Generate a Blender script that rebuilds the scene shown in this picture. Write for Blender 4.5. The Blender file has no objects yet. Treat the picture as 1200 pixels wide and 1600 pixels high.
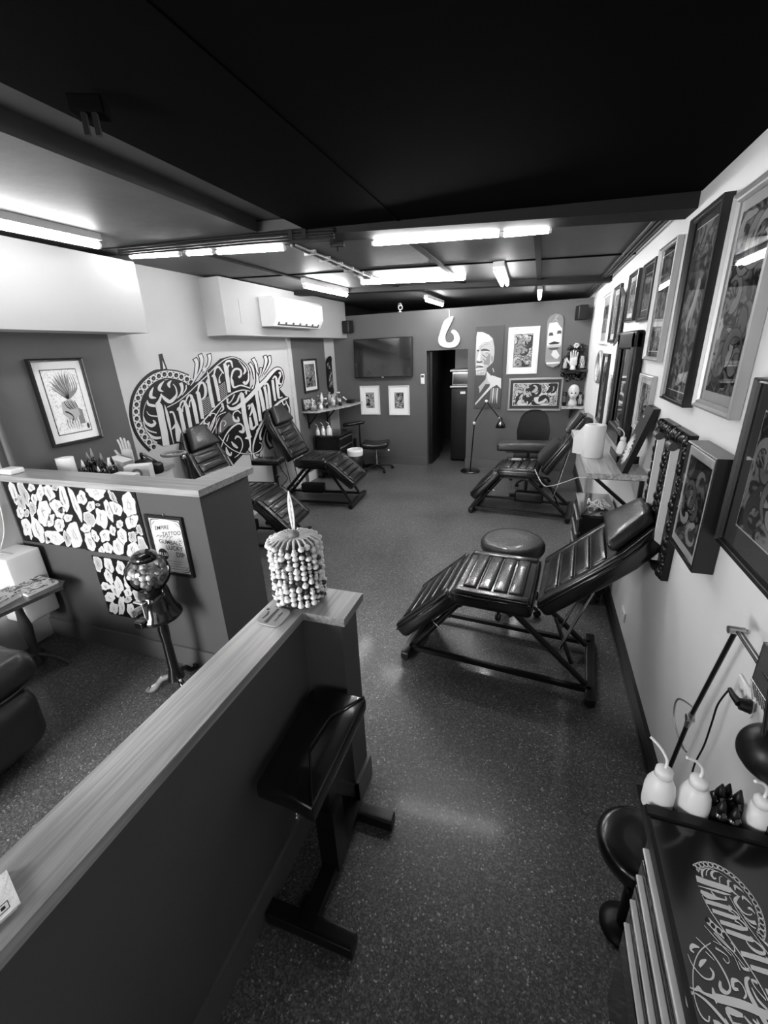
import bpy, math, random
from mathutils import Vector, Matrix
PI = math.pi
random.seed(7)
S = bpy.context.scene
COL = S.collection

# ------------------------------------------------------------------ camera
F_PX = 669.157
YAW, PITCH, ROLL = -0.346816, 0.359551, -0.0458704
H = 2.05                                   # lens height above the floor
def basis():
    a, b, c = YAW, PITCH, ROLL
    fwd = Vector((math.sin(a)*math.cos(b), math.cos(a)*math.cos(b), -math.sin(b)))
    right = Vector((math.cos(a), -math.sin(a), 0))
    up = right.cross(fwd)
    return right*math.cos(c)+up*math.sin(c), up*math.cos(c)-right*math.sin(c), fwd
RT, UP, FW = basis()
cam_d = bpy.data.cameras.new('camera'); cam = bpy.data.objects.new('camera', cam_d); COL.objects.link(cam)
cam_d.sensor_fit = 'HORIZONTAL'; cam_d.sensor_width = 36; cam_d.lens = 36*F_PX/1200
cam_d.clip_start = .02
cam.matrix_world = Matrix(((RT.x, UP.x, -FW.x, 0), (RT.y, UP.y, -FW.y, 0), (RT.z, UP.z, -FW.z, H), (0, 0, 0, 1)))
S.camera = cam
def ray(x, y): return RT*((x-600)/F_PX) - UP*((y-800)/F_PX) + FW
def at_y(x, y, Y): d = ray(x, y); d = d*(Y/d.y); return Vector((d.x, Y, d.z+H))     # a photo point on the plane y = Y
def at_x(x, y, X): d = ray(x, y); d = d*(X/d.x); return Vector((X, d.y, d.z+H))
def at_z(x, y, z): d = ray(x, y); d = d*((z-H)/d.z); return Vector((d.x, d.y, z))

# ------------------------------------------------------------------ world, exposure
w = bpy.data.worlds.new('world'); S.world = w; w.use_nodes = True
w.node_tree.nodes['Background'].inputs[0].default_value = (.8, .8, .8, 1)
w.node_tree.nodes['Background'].inputs[1].default_value = .25
S.view_settings.view_transform = 'Standard'; S.view_settings.look = 'None'
S.view_settings.gamma = 1; S.view_settings.use_curve_mapping = False
S.view_settings.exposure = 1.55
TUBE = 34.0
WINDOW = 13.0

# ------------------------------------------------------------------ materials
def g3(v): return (v, v, v, 1)
def mat(name, v, rough=.6, metal=0, coat=0, spec=.5, bump=0, bscale=60, emis=0, trans=0, ior=1.45, var=0, vscale=8, alpha=1):
    m = bpy.data.materials.new(name); m.use_nodes = True
    nt = m.node_tree; b = nt.nodes['Principled BSDF']
    b.inputs['Base Color'].default_value = g3(v); b.inputs['Roughness'].default_value = rough
    b.inputs['Metallic'].default_value = metal; b.inputs['Coat Weight'].default_value = coat
    b.inputs['Coat Roughness'].default_value = .12
    b.inputs['Specular IOR Level'].default_value = spec; b.inputs['IOR'].default_value = ior
    if trans: b.inputs['Transmission Weight'].default_value = trans
    if emis:
        b.inputs['Emission Color'].default_value = (1, 1, 1, 1); b.inputs['Emission Strength'].default_value = emis
    if alpha < 1: b.inputs['Alpha'].default_value = alpha
    tc = nt.nodes.new('ShaderNodeTexCoord')
    n = nt.nodes.new('ShaderNodeTexNoise'); n.inputs['Scale'].default_value = vscale if var else bscale; n.inputs['Detail'].default_value = 5
    nt.links.new(tc.outputs['Object'], n.inputs['Vector'])
    if var:
        r = nt.nodes.new('ShaderNodeMapRange'); r.inputs['To Min'].default_value = v*(1-var); r.inputs['To Max'].default_value = v*(1+var)
        nt.links.new(n.outputs['Fac'], r.inputs['Value']); nt.links.new(r.outputs[0], b.inputs['Base Color'])
    if bump:
        n2 = nt.nodes.new('ShaderNodeTexNoise'); n2.inputs['Scale'].default_value = bscale; n2.inputs['Detail'].default_value = 4
        nt.links.new(tc.outputs['Object'], n2.inputs['Vector'])
        bp = nt.nodes.new('ShaderNodeBump'); bp.inputs['Strength'].default_value = bump; bp.inputs['Distance'].default_value = .01
        nt.links.new(n2.outputs['Fac'], bp.inputs['Height']); nt.links.new(bp.outputs[0], b.inputs['Normal'])
    return m
def wood_mat(name, v, axis, rough=.35, contrast=.35, coat=.3):
    m = mat(name, v, rough, coat=coat); nt = m.node_tree; b = nt.nodes['Principled BSDF']; b.inputs['Coat Roughness'].default_value = .3; b.inputs['IOR'].default_value = 1.6
    tc = nt.nodes.new('ShaderNodeTexCoord'); mp = nt.nodes.new('ShaderNodeMapping')
    sc = [40, 40, 40]; sc[axis] = 1.6; mp.inputs['Scale'].default_value = sc
    n = nt.nodes.new('ShaderNodeTexNoise'); n.inputs['Scale'].default_value = 1.5; n.inputs['Detail'].default_value = 8; n.inputs['Distortion'].default_value = .4
    r = nt.nodes.new('ShaderNodeMapRange'); r.inputs['From Min'].default_value = .3; r.inputs['From Max'].default_value = .7
    r.inputs['To Min'].default_value = v*(1-contrast); r.inputs['To Max'].default_value = v*(1+contrast)
    nt.links.new(tc.outputs['Object'], mp.inputs[0]); nt.links.new(mp.outputs[0], n.inputs['Vector'])
    nt.links.new(n.outputs['Fac'], r.inputs['Value']); nt.links.new(r.outputs[0], b.inputs['Base Color'])
    return m
def floor_mat():
    m = mat('speckled vinyl floor', .05, .38, coat=.12, bump=.08, bscale=90); nt = m.node_tree; b = nt.nodes['Principled BSDF']
    tc = nt.nodes.new('ShaderNodeTexCoord')
    v = nt.nodes.new('ShaderNodeTexVoronoi'); v.inputs['Scale'].default_value = 170
    nt.links.new(tc.outputs['Object'], v.inputs['Vector'])
    sep = nt.nodes.new('ShaderNodeSeparateColor'); nt.links.new(v.outputs['Color'], sep.inputs[0])
    ramp = nt.nodes.new('ShaderNodeValToRGB'); cr = ramp.color_ramp; cr.interpolation = 'CONSTANT'
    cr.elements[0].color = g3(.05); cr.elements[1].position = .35; cr.elements[1].color = g3(.085)
    e = cr.elements.new(.75); e.color = g3(.14); e = cr.elements.new(.975); e.color = g3(.34)
    nt.links.new(sep.outputs[0], ramp.inputs[0])
    n = nt.nodes.new('ShaderNodeTexNoise'); n.inputs['Scale'].default_value = 1.4; n.inputs['Detail'].default_value = 6
    nt.links.new(tc.outputs['Object'], n.inputs['Vector'])
    mr = nt.nodes.new('ShaderNodeMapRange'); mr.inputs['To Min'].default_value = .45; mr.inputs['To Max'].default_value = 1.55
    nt.links.new(n.outputs['Fac'], mr.inputs['Value'])
    mx = nt.nodes.new('ShaderNodeVectorMath'); mx.operation = 'MULTIPLY'
    nt.links.new(ramp.outputs[0], mx.inputs[0]); nt.links.new(mr.outputs[0], mx.inputs[1])
    nt.links.new(mx.outputs[0], b.inputs['Base Color'])
    rr = nt.nodes.new('ShaderNodeMapRange'); rr.inputs['To Min'].default_value = .25; rr.inputs['To Max'].default_value = .5
    nt.links.new(n.outputs['Fac'], rr.inputs['Value']); nt.links.new(rr.outputs[0], b.inputs['Roughness'])
    return m
def glass_mat(name, tint=1.0, gloss=1.0):
    m = bpy.data.materials.new(name); m.use_nodes = True; nt = m.node_tree; nt.nodes.clear()
    o = nt.nodes.new('ShaderNodeOutputMaterial'); mx = nt.nodes.new('ShaderNodeMixShader')
    t = nt.nodes.new('ShaderNodeBsdfTransparent'); t.inputs[0].default_value = g3(tint)
    gl = nt.nodes.new('ShaderNodeBsdfGlossy'); gl.inputs['Roughness'].default_value = .02; gl.inputs['Color'].default_value = g3(gloss)
    fr = nt.nodes.new('ShaderNodeFresnel'); fr.inputs[0].default_value = 1.5
    nt.links.new(fr.outputs[0], mx.inputs[0]); nt.links.new(t.outputs[0], mx.inputs[1]); nt.links.new(gl.outputs[0], mx.inputs[2])
    nt.links.new(mx.outputs[0], o.inputs[0]); return m
def art_mat(name, seed, lo, hi, scale=9, dist=6, bias=.5):
    """a drawn, inked surface: swirling line work in grey washes"""
    scale *= 1.8; m = mat(name, .4, .7); nt = m.node_tree; b = nt.nodes['Principled BSDF']
    tc = nt.nodes.new('ShaderNodeTexCoord'); mp = nt.nodes.new('ShaderNodeMapping'); mp.inputs['Location'].default_value = (seed*3.1, seed*1.7, seed*.9)
    nt.links.new(tc.outputs['Object'], mp.inputs[0])
    n = nt.nodes.new('ShaderNodeTexNoise'); n.inputs['Scale'].default_value = scale; n.inputs['Detail'].default_value = 2.5; n.inputs['Distortion'].default_value = 1.2
    nt.links.new(mp.outputs[0], n.inputs['Vector'])
    mul = nt.nodes.new('ShaderNodeMath'); mul.operation = 'MULTIPLY'; mul.inputs[1].default_value = dist*5
    nt.links.new(n.outputs['Fac'], mul.inputs[0])
    sn = nt.nodes.new('ShaderNodeMath'); sn.operation = 'SINE'; nt.links.new(mul.outputs[0], sn.inputs[0])
    n2 = nt.nodes.new('ShaderNodeTexNoise'); n2.inputs['Scale'].default_value = scale*.8; n2.inputs['Detail'].default_value = 5
    mp2 = nt.nodes.new('ShaderNodeMapping'); mp2.inputs['Location'].default_value = (seed*1.3+5, 2, seed)
    nt.links.new(tc.outputs['Object'], mp2.inputs[0]); nt.links.new(mp2.outputs[0], n2.inputs['Vector'])
    ad = nt.nodes.new('ShaderNodeMath'); ad.operation = 'MULTIPLY_ADD'; ad.inputs[1].default_value = .28
    nt.links.new(sn.outputs[0], ad.inputs[0]); nt.links.new(n2.outputs['Fac'], ad.inputs[2])
    r = nt.nodes.new('ShaderNodeValToRGB'); cr = r.color_ramp
    cr.elements[0].position = bias-.22; cr.elements[0].color = g3(lo); cr.elements[1].position = bias+.2; cr.elements[1].color = g3(hi)
    nt.links.new(ad.outputs[0], r.inputs[0]); nt.links.new(r.outputs[0], b.inputs['Base Color'])
    return m

M = {}
M['floor'] = floor_mat()
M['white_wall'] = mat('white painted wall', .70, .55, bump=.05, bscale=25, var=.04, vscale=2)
M['left_white'] = mat('left wall white darkened for light', .48, .6, bump=.05, bscale=25, var=.04, vscale=2)  # same white as the right wall; lower light level put into the colour
M['bulk_white'] = mat('bulkhead white darkened for light', .36, .6)  # same white again, colour darkened to hold back the glare on the bulkhead
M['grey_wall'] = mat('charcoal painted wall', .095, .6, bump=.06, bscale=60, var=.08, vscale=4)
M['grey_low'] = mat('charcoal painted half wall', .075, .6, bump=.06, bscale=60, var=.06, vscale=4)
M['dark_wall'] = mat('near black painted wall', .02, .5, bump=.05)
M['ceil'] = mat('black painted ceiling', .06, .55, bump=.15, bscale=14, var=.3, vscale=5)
M['ceil_black'] = mat('black ceiling darkened for shade', .0022, .9, spec=.03, bump=.1, bscale=14)  # ceiling black taken darker: shade of the unlit front part is in the colour
M['beam'] = mat('black painted beam', .014, .7, spec=.2, bump=.1, bscale=20)
M['skirt'] = mat('grey painted skirting', .10, .35)
M['skirt_black'] = mat('black painted skirting', .012, .35)
M['black'] = mat('satin black', .006, .4, spec=.35)
M['black_gloss'] = mat('gloss black', .006, .12, coat=.6)
M['metal_black'] = mat('black powder coated steel', .01, .3, metal=.3)
M['chrome'] = mat('chrome', .75, .15, metal=1)
M['steel'] = mat('brushed steel', .5, .35, metal=1)
M['leather'] = mat('black upholstery leather', .006, .27, coat=.35, bump=.03, bscale=60, var=.4, vscale=7)
M['leather_worn'] = mat('worn black leather', .02, .36, coat=.2, bump=.4, bscale=60, var=.5, vscale=6)
M['leather_sofa'] = mat('creased sofa leather', .022, .36, coat=.2, bump=.8, bscale=9, var=.3, vscale=6)
M['seam'] = mat('black stitching seam', .004, .6)
M['white'] = mat('white plastic', .72, .35)
M['paper'] = mat('white paper', .75, .8, bump=.2, bscale=80)
M['cream'] = mat('pale plastic', .6, .4)
M['mount'] = mat('white mount board', .85, .8)
M['mount_dark'] = mat('dark mount board', .04, .8)
M['grey_mount'] = mat('grey mount board', .10, .85)
M['frame_black'] = mat('black picture frame', .01, .3)
M['frame_silver'] = mat('silver picture frame', .42, .45, metal=.6)
M['frame_white'] = mat('white picture frame', .66, .4)
M['frame_brown'] = mat('dark brown picture frame', .03, .4)
M['ink'] = mat('black wall paint', .006, .4)
M['paint_white'] = mat('white wall paint', .60, .5)
M['paint_grey'] = mat('grey wall paint', .12, .5)
M['wood_x'] = wood_mat('pale timber capping along x', .30, 0)
M['wood_y'] = wood_mat('pale timber capping along y', .27, 1, rough=.32, coat=1, contrast=.45)
M['wood_dark'] = wood_mat('dark turned wood', .04, 2)
M['wood_bench'] = wood_mat('butcher block bench', .36, 1, contrast=.5)
M['glass'] = glass_mat('picture glass')
M['jar_glass'] = glass_mat('clear jar glass', .93)
M['screen'] = mat('dark television screen', .01, .06, coat=1)
M['tube'] = mat('lit fluorescent tube', .9, .5, emis=TUBE)
M['day'] = mat('daylit window pane', .9, .5, emis=WINDOW)
M['day_dim'] = mat('dim shaded window pane', .3, .5, emis=.9)
M['tube_soft'] = mat('lit older fluorescent tube', .9, .5, emis=TUBE*.42)
M['fabric'] = mat('black woven fabric', .012, .85, bump=.5, bscale=200)
M['bead_light'] = mat('pale shell bead', .72, .3, var=.25, vscale=40)
M['bead_dark'] = mat('dark seed bead', .05, .3)
M['grey_mid'] = mat('mid grey paint', .22, .5)
M['grey_light'] = mat('light grey paint', .42, .5)
M['grey_dark'] = mat('dark grey paint', .05, .5)
M['bone'] = mat('bone coloured resin', .55, .5, var=.2, vscale=40)
M['mirror'] = mat('mirror glass', .8, .03, metal=1)
ART = [art_mat('inked artwork %d' % i, i*7.3, lo, hi, sc, di, bi) for i, (lo, hi, sc, di, bi) in enumerate([
    (.01, .6, 9, 5, .5), (.02, .45, 7, 6, .52), (.01, .35, 6, 4, .55), (.01, .5, 12, 5, .45), (.03, .3, 5, 4, .6),
    (.015, .55, 8, 6, .48), (.01, .4, 10, 4, .5), (.02, .62, 14, 4, .42), (.02, .55, 16, 5, .5), (.5, .85, 30, 3, .40)])]

# ------------------------------------------------------------------ mesh builder
class MB:
    def __init__(s, *mats): s.v = []; s.f = []; s.mi = []; s.sm = []; s.mats = list(mats)
    def add(s, vs, fs, m=0, sm=False):
        o = len(s.v); s.v += [Vector(v) for v in vs]
        for f in fs: s.f.append([i+o for i in f]); s.mi.append(m); s.sm.append(sm)
        return s
    def box(s, lo, hi, m=0, T=None):
        x0, y0, z0 = lo; x1, y1, z1 = hi
        vs = [Vector(p) for p in ((x0,y0,z0),(x1,y0,z0),(x1,y1,z0),(x0,y1,z0),(x0,y0,z1),(x1,y0,z1),(x1,y1,z1),(x0,y1,z1))]
        if T is not None: vs = [T @ v for v in vs]
        return s.add(vs, [(0,3,2,1),(4,5,6,7),(0,1,5,4),(1,2,6,5),(2,3,7,6),(3,0,4,7)], m)
    def rbox(s, lo, hi, r=.02, m=0, T=None, n=3, puff=0):
        """rounded box: superquadric-like corner rounding on a lattice"""
        lo = Vector(lo); hi = Vector(hi); c = (lo+hi)/2; h = (hi-lo)/2; r = min(r, *h)
        def ax(hh):
            a = [-hh+r-r*math.cos(i*PI/2/n) for i in range(n)]
            a = [-hh+r*(1-math.cos(0))]*0 + [-hh + r*(1-math.sin(PI/2*(1-i/n))) for i in range(n)]
            mid = [-hh+r+(2*hh-2*r)*k/4 for k in range(5)]
            return a+mid+[-q for q in reversed(a)]
        A = [ax(h[k]) for k in range(3)]
        idx = {}; vs = []
        def P(i, j, k):
            key = (i, j, k)
            if key in idx: return idx[key]
            p = Vector((A[0][i], A[1][j], A[2][k]))
            core = Vector([max(-h[q]+r, min(h[q]-r, p[q])) for q in range(3)])
            d = p-core
            if d.length > 1e-9: p = core + d.normalized()*r
            if puff:
                fx = 1-(p.x/h.x)**2; fy = 1-(p.y/h.y)**2
                if abs(p.z) > h.z-r-1e-6: p.z += math.copysign(puff*max(fx, 0)**.5*max(fy, 0)**.5, p.z)
            p = p+c
            if T is not None: p = T @ p
            idx[key] = len(vs); vs.append(p); return idx[key]
        N = [len(a) for a in A]; fs = []
        for a, (u, v_) in ((0, (1, 2)), (1, (2, 0)), (2, (0, 1))):
            for side in (0, N[a]-1):
                for i in range(N[u]-1):
                    for j in range(N[v_]-1):
                        def q(ii, jj):
                            t = [0, 0, 0]; t[a] = side; t[u] = ii; t[v_] = jj; return P(*t)
                        f = (q(i, j), q(i+1, j), q(i+1, j+1), q(i, j+1))
                        fs.append(f if side else f[::-1])
        return s.add(vs, fs, m, True)
    def tube(s, pts, r, m=0, n=10, caps=True, closed=False):
        pts = [Vector(p) for p in pts]; k = len(pts)
        rs = r if isinstance(r, (list, tuple)) else [r]*k
        vs = []; fs = []; prev = None
        for i, p in enumerate(pts):
            if closed: t = pts[(i+1) % k]-pts[i-1]
            else: t = pts[min(i+1, k-1)]-pts[max(i-1, 0)]
            t.normalize()
            if prev is None:
                a = Vector((0, 0, 1)) if abs(t.z) < .9 else Vector((1, 0, 0))
                u = t.cross(a).normalized()
            else: u = (prev - t*prev.dot(t)).normalized()
            prev = u; w_ = t.cross(u)
            for j in range(n):
                an = 2*PI*j/n; vs.append(p+(u*math.cos(an)+w_*math.sin(an))*rs[i])
        for i in range(k if closed else k-1):
            for j in range(n):
                a = i*n+j; b = i*n+(j+1) % n; c = ((i+1) % k)*n+(j+1) % n; d = ((i+1) % k)*n+j
                fs.append((a, b, c, d))
        s.add(vs, fs, m, True)
        if caps and not closed:
            s.add(vs[:n], [tuple(range(n))[::-1]], m); s.add(vs[-n:], [tuple(range(n))], m)
        return s
    def lathe(s, prof, c=(0, 0, 0), m=0, n=20, T=None, sm=True):
        c = Vector(c); vs = []; fs = []
        for r, z in prof:
            for j in range(n):
                p = Vector((r*math.cos(2*PI*j/n), r*math.sin(2*PI*j/n), z))
                if T is not None: p = T @ p
                vs.append(p+c)
        for i in range(len(prof)-1):
            for j in range(n): fs.append((i*n+j, i*n+(j+1) % n, (i+1)*n+(j+1) % n, (i+1)*n+j))
        return s.add(vs, fs, m, sm)
    def ball(s, c, r, m=0, n=12, sc=(1, 1, 1), T=None):
        prof = [(max(1e-4, math.sin(PI*i/(n//2+2)))*1, -math.cos(PI*i/(n//2+2))) for i in range(n//2+3)]
        vs = []; c = Vector(c); fs = []
        for rr, z in prof:
            for j in range(n):
                p = Vector((rr*math.cos(2*PI*j/n)*r*sc[0], rr*math.sin(2*PI*j/n)*r*sc[1], z*r*sc[2]))
                if T is not None: p = T @ p
                vs.append(p+c)
        for i in range(len(prof)-1):
            for j in range(n): fs.append((i*n+j, i*n+(j+1) % n, (i+1)*n+(j+1) % n, (i+1)*n+j))
        return s.add(vs, fs, m, True)
    def prism(s, pts, d, m=0):
        """polygon (list of 3-D points) pushed by vector d"""
        pts = [Vector(p) for p in pts]; d = Vector(d); k = len(pts)
        vs = pts+[p+d for p in pts]
        return s.add(vs, [tuple(range(k))[::-1], tuple(range(k, 2*k))]+[(i, (i+1) % k, k+(i+1) % k, k+i) for i in range(k)], m)
    def grid(s, fn, nu, nv, m=0):
        vs = [fn(i/nu, j/nv) for i in range(nu+1) for j in range(nv+1)]
        return s.add(vs, [(i*(nv+1)+j, (i+1)*(nv+1)+j, (i+1)*(nv+1)+j+1, i*(nv+1)+j+1) for i in range(nu) for j in range(nv)], m, True)

ORI = {}
def build(name, mb, mats=None, parent=None, local=False, loc=None):
    """links ONE mesh object; coordinates are world unless local"""
    me = bpy.data.meshes.new(name)
    off = Vector((0, 0, 0))
    if parent is not None and not local: off = ORI[parent.name]
    if loc is not None: off = Vector(loc)
    me.from_pydata([tuple(v-off) for v in mb.v], [], mb.f)
    ms = mats or mb.mats
    if not isinstance(ms, (list, tuple)): ms = [ms]
    for k in ms: me.materials.append(k)
    me.polygons.foreach_set('material_index', mb.mi); me.polygons.foreach_set('use_smooth', mb.sm)
    me.update()
    o = bpy.data.objects.new(name, me); COL.objects.link(o)
    if parent is not None: o.parent = parent; ORI[o.name] = ORI[parent.name].copy()
    else: ORI[o.name] = off.copy()
    if loc is not None: o.location = loc
    return o
def tag(o, label=None, cat=None, group=None, kind=None):
    if label: o['label'] = label
    if cat: o['category'] = cat
    if group: o['group'] = group
    if kind: o['kind'] = kind
    return o
def thing(name, label, cat, loc=(0, 0, 0), rotz=0, group=None):
    o = bpy.data.objects.new(name, None); COL.objects.link(o); o.location = loc; o.rotation_euler = (0, 0, rotz)
    o.empty_display_size = .05; ORI[o.name] = Vector(loc); return tag(o, label, cat, group)
def single(name, mb, mats, label, cat, group=None, loc=None):
    if loc is None:
        xs = [v.x for v in mb.v]; ys = [v.y for v in mb.v]; zs = [v.z for v in mb.v]
        loc = ((min(xs)+max(xs))/2, (min(ys)+max(ys))/2, min(zs))
    return tag(build(name, mb, mats, None, loc=loc), label, cat, group)
def struct(name, mb, mats):
    return tag(build(name, mb, mats), kind='structure')
def copy_tree(o, parent=None):
    c = o.copy(); COL.objects.link(c); c.parent = parent; ORI[c.name] = ORI[o.name].copy()
    for ch in [k for k in o.children]: copy_tree(ch, c)
    return c
def Tm(loc=(0, 0, 0), rx=0, ry=0, rz=0):
    return Matrix.Translation(loc) @ Matrix.Rotation(rz, 4, 'Z') @ Matrix.Rotation(ry, 4, 'Y') @ Matrix.Rotation(rx, 4, 'X')
def catmull(p, n=6):
    out = []; P = [p[0]]+list(p)+[p[-1]]
    for i in range(1, len(P)-2):
        for k in range(n):
            t = k/n
            out.append(tuple(.5*((2*b)+(-a+c)*t+(2*a-5*b+4*c-d)*t*t+(-a+3*b-3*c+d)*t**3) for a, b, c, d in zip(P[i-1], P[i], P[i+1], P[i+2])))
    out.append(tuple(p[-1])); return out
def stroke(mb, pts, fn, m, n=5, extra=0):
    """ribbon with changing width; pts = (x, y, width); fn maps 2-D to the wall"""
    q = catmull(pts, n); L = []; Rr = []
    for i, (x, y, wd) in enumerate(q):
        a = q[max(i-1, 0)]; b = q[min(i+1, len(q)-1)]
        dx, dy = b[0]-a[0], b[1]-a[1]; l = math.hypot(dx, dy) or 1
        h = max(wd, 1e-4)/2+extra; nx, ny = -dy/l*h, dx/l*h
        L.append((x+nx, y+ny)); Rr.append((x-nx, y-ny))
    if extra:
        a, b = q[0], q[1]; l = math.hypot(b[0]-a[0], b[1]-a[1]) or 1; e = extra/l
        L[0] = (L[0][0]-(b[0]-a[0])*e, L[0][1]-(b[1]-a[1])*e); Rr[0] = (Rr[0][0]-(b[0]-a[0])*e, Rr[0][1]-(b[1]-a[1])*e)
    vs = [fn(*p) for p in L]+[fn(*p) for p in Rr]; k = len(q)
    mb.add(vs, [(i, i+1, k+i+1, k+i) for i in range(k-1)], m)
def disc(mb, x, y, rx, fn, m, ry=None, n=14, rot=0):
    ry = ry or rx; c, s_ = math.cos(rot), math.sin(rot)
    mb.add([fn(x+rx*math.cos(2*PI*i/n)*c-ry*math.sin(2*PI*i/n)*s_, y+rx*math.cos(2*PI*i/n)*s_+ry*math.sin(2*PI*i/n)*c) for i in range(n)], [tuple(range(n))], m)
def poly(mb, pts, fn, m): mb.add([fn(*p) for p in pts], [tuple(range(len(pts)))], m)
def text_mesh(mb, body, size, fn, m, align='CENTER', bold=0):
    cu = bpy.data.curves.new('t', 'FONT'); cu.body = body; cu.size = size; cu.align_x = align; cu.offset = bold
    o = bpy.data.objects.new('t', cu); COL.objects.link(o)
    dg = bpy.context.evaluated_depsgraph_get(); me = bpy.data.meshes.new_from_object(o.evaluated_get(dg))
    mb.add([fn(v.co.x, v.co.y) for v in me.vertices], [tuple(p.vertices) for p in me.polygons], m)
    bpy.data.objects.remove(o); bpy.data.curves.remove(cu); bpy.data.meshes.remove(me)

# ------------------------------------------------------------------ the room
XR, XL, YB, YN = .687, -3.6, 7.667, -1.6
YF = 10.2                                 # end of the space beyond the partition
def zc(x): return 2.755-.04*x             # the ceiling falls gently to the right
struct('floor', MB().box((XL-.1, YN-.1, -.1), (XR+.1, YF+.1, 0)), M['floor'])
b = MB().box((XR, YN-.1, 0), (XR+.1, YF, 3.0)); struct('wall_right', b, M['white_wall'])
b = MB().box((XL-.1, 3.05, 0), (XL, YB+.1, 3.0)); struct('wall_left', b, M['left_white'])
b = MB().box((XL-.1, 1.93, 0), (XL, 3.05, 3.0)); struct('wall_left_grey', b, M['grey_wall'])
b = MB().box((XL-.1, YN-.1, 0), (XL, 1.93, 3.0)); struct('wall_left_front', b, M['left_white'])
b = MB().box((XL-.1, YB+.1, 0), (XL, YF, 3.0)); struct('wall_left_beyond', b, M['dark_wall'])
# partition with a doorway
DX0, DX1, DZ = -1.86, -1.15, 2.02
b = MB().box((XL, YB, 0), (DX0, YB+.1, 2.655)).box((DX1, YB, 0), (XR, YB+.1, 2.655)).box((DX0, YB, DZ), (DX1, YB+.1, 2.655))
struct('wall_back', b, M['grey_wall'])
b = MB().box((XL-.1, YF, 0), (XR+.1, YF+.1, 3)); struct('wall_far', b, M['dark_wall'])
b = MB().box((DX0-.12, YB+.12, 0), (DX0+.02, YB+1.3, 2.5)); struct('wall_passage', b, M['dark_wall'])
# open dark door leaf swung back into the passage
d = MB().box((DX0+.03, YB+.12, .01), (DX0+.07, YB+.80, 2.0)); struct('door_1', d, M['black'])
# front wall with shop windows (behind the camera)
b = MB().box((XL, YN-.1, 0), (XR, YN, .8)).box((XL, YN-.1, 2.2), (XR, YN, 3)).box((XL, YN-.1, .8), (-3.2, YN, 2.2)).box((-1.9, YN-.1, .8), (-1.1, YN, 2.2)).box((.1, YN-.1, .8), (XR, YN, 2.2))
struct('wall_front', b, M['grey_wall'])
for i, (x0, x1) in enumerate(((-3.2, -1.9), (-1.1, .1))):
    wn = struct('window_%d' % (i+1), MB().box((x0, YN-.06, .8), (x1, YN-.05, 2.2)), M['day' if i == 0 else 'day_dim'])
    f = MB()
    for q in (x0, (x0+x1)/2-.02, x1-.04): f.box((q, YN-.05, .8), (q+.04, YN, 2.2))
    f.box((x0, YN-.05, .8), (x1, YN, .84)).box((x0, YN-.05, 2.16), (x1, YN, 2.2))
    build('window_frame', f, M['black'], wn)
# ceiling
def slab(x0, x1, y0, y1, dz0, th=.06, mb=None, f=zc):
    mb = mb or MB()
    vs = [(x0, y0, f(x0)+dz0), (x1, y0, f(x1)+dz0), (x1, y1, f(x1)+dz0), (x0, y1, f(x0)+dz0)]
    return mb.prism(vs, (0, 0, th))
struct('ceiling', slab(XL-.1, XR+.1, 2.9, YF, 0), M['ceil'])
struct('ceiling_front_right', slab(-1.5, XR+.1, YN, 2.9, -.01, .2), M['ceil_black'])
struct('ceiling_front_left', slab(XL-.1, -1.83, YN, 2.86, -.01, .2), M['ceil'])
struct('ceiling_recess', slab(-1.85, -1.48, YN, 2.9, .07, .06), M['ceil'])
struct('beam_front', slab(XL, XR, 2.92, 3.14, 0, .2, f=lambda x: 2.69-.058*x), M['beam'])
struct('beam_back', slab(XL, XR, 5.92, 6.1, -.055, .2), M['beam'])
# thin battens and seams on the ceiling boards
b = MB()
for x, y0, y1 in ((-1.82, 3.14, 5.92), (-.96, 3.14, 5.92), (-.085, 3.14, 5.92), (-2.65, 3.14, 5.92)): slab(x-.025, x+.025, y0, y1, -.014, .016, b)
struct('trim_1', b, M['beam'])
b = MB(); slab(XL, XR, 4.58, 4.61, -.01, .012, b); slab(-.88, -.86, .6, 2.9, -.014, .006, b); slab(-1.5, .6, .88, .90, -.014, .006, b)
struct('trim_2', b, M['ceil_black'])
b = MB()
for k in range(3): b.tube([(XR-.05-.03*k, 3.2, zc(XR)-.02), (XR-.05-.03*k, 7.6, zc(XR)-.02)], .009)
struct('trim_3', b, M['black'])
# conduits clipped along the front beam
b = MB()
for k in range(4):
    b.tube([(-3.1, 2.90, zc(-3.1)-.012-.016*k), (-1.9, 2.90, zc(-1.9)-.012-.016*k), (-1.3, 2.90, zc(-1.3)-.022-.016*k)], .006)
for x in (-1.62, -1.52): b.box((x, 2.885, 2.755), (x+.03, 2.92, 2.81))
tag(build('cable_conduit', b, M['beam'], None, loc=(-2.2, 2.9, 2.75)), 'bundle of painted conduits clipped along the front ceiling beam', 'conduit')
b = MB().tube([(-1.78, 3.2, zc(-1.78)-.03), (-1.86, 5.0, zc(-1.86)-.03)], .01).tube([(-1.74, 3.2, zc(-1.74)-.03), (-1.80, 5.0, zc(-1.8)-.03)], .008)
for k in range(6): b.box((-1.84-.01*k, 3.5+.28*k, zc(-1.84)-.045), (-1.74-.01*k, 3.52+.28*k, zc(-1.84)-.01))
single('ceiling_conduit', b, M['grey_mid'], 'pale conduit pair running back along the ceiling between the tube lights', 'conduit')
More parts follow.
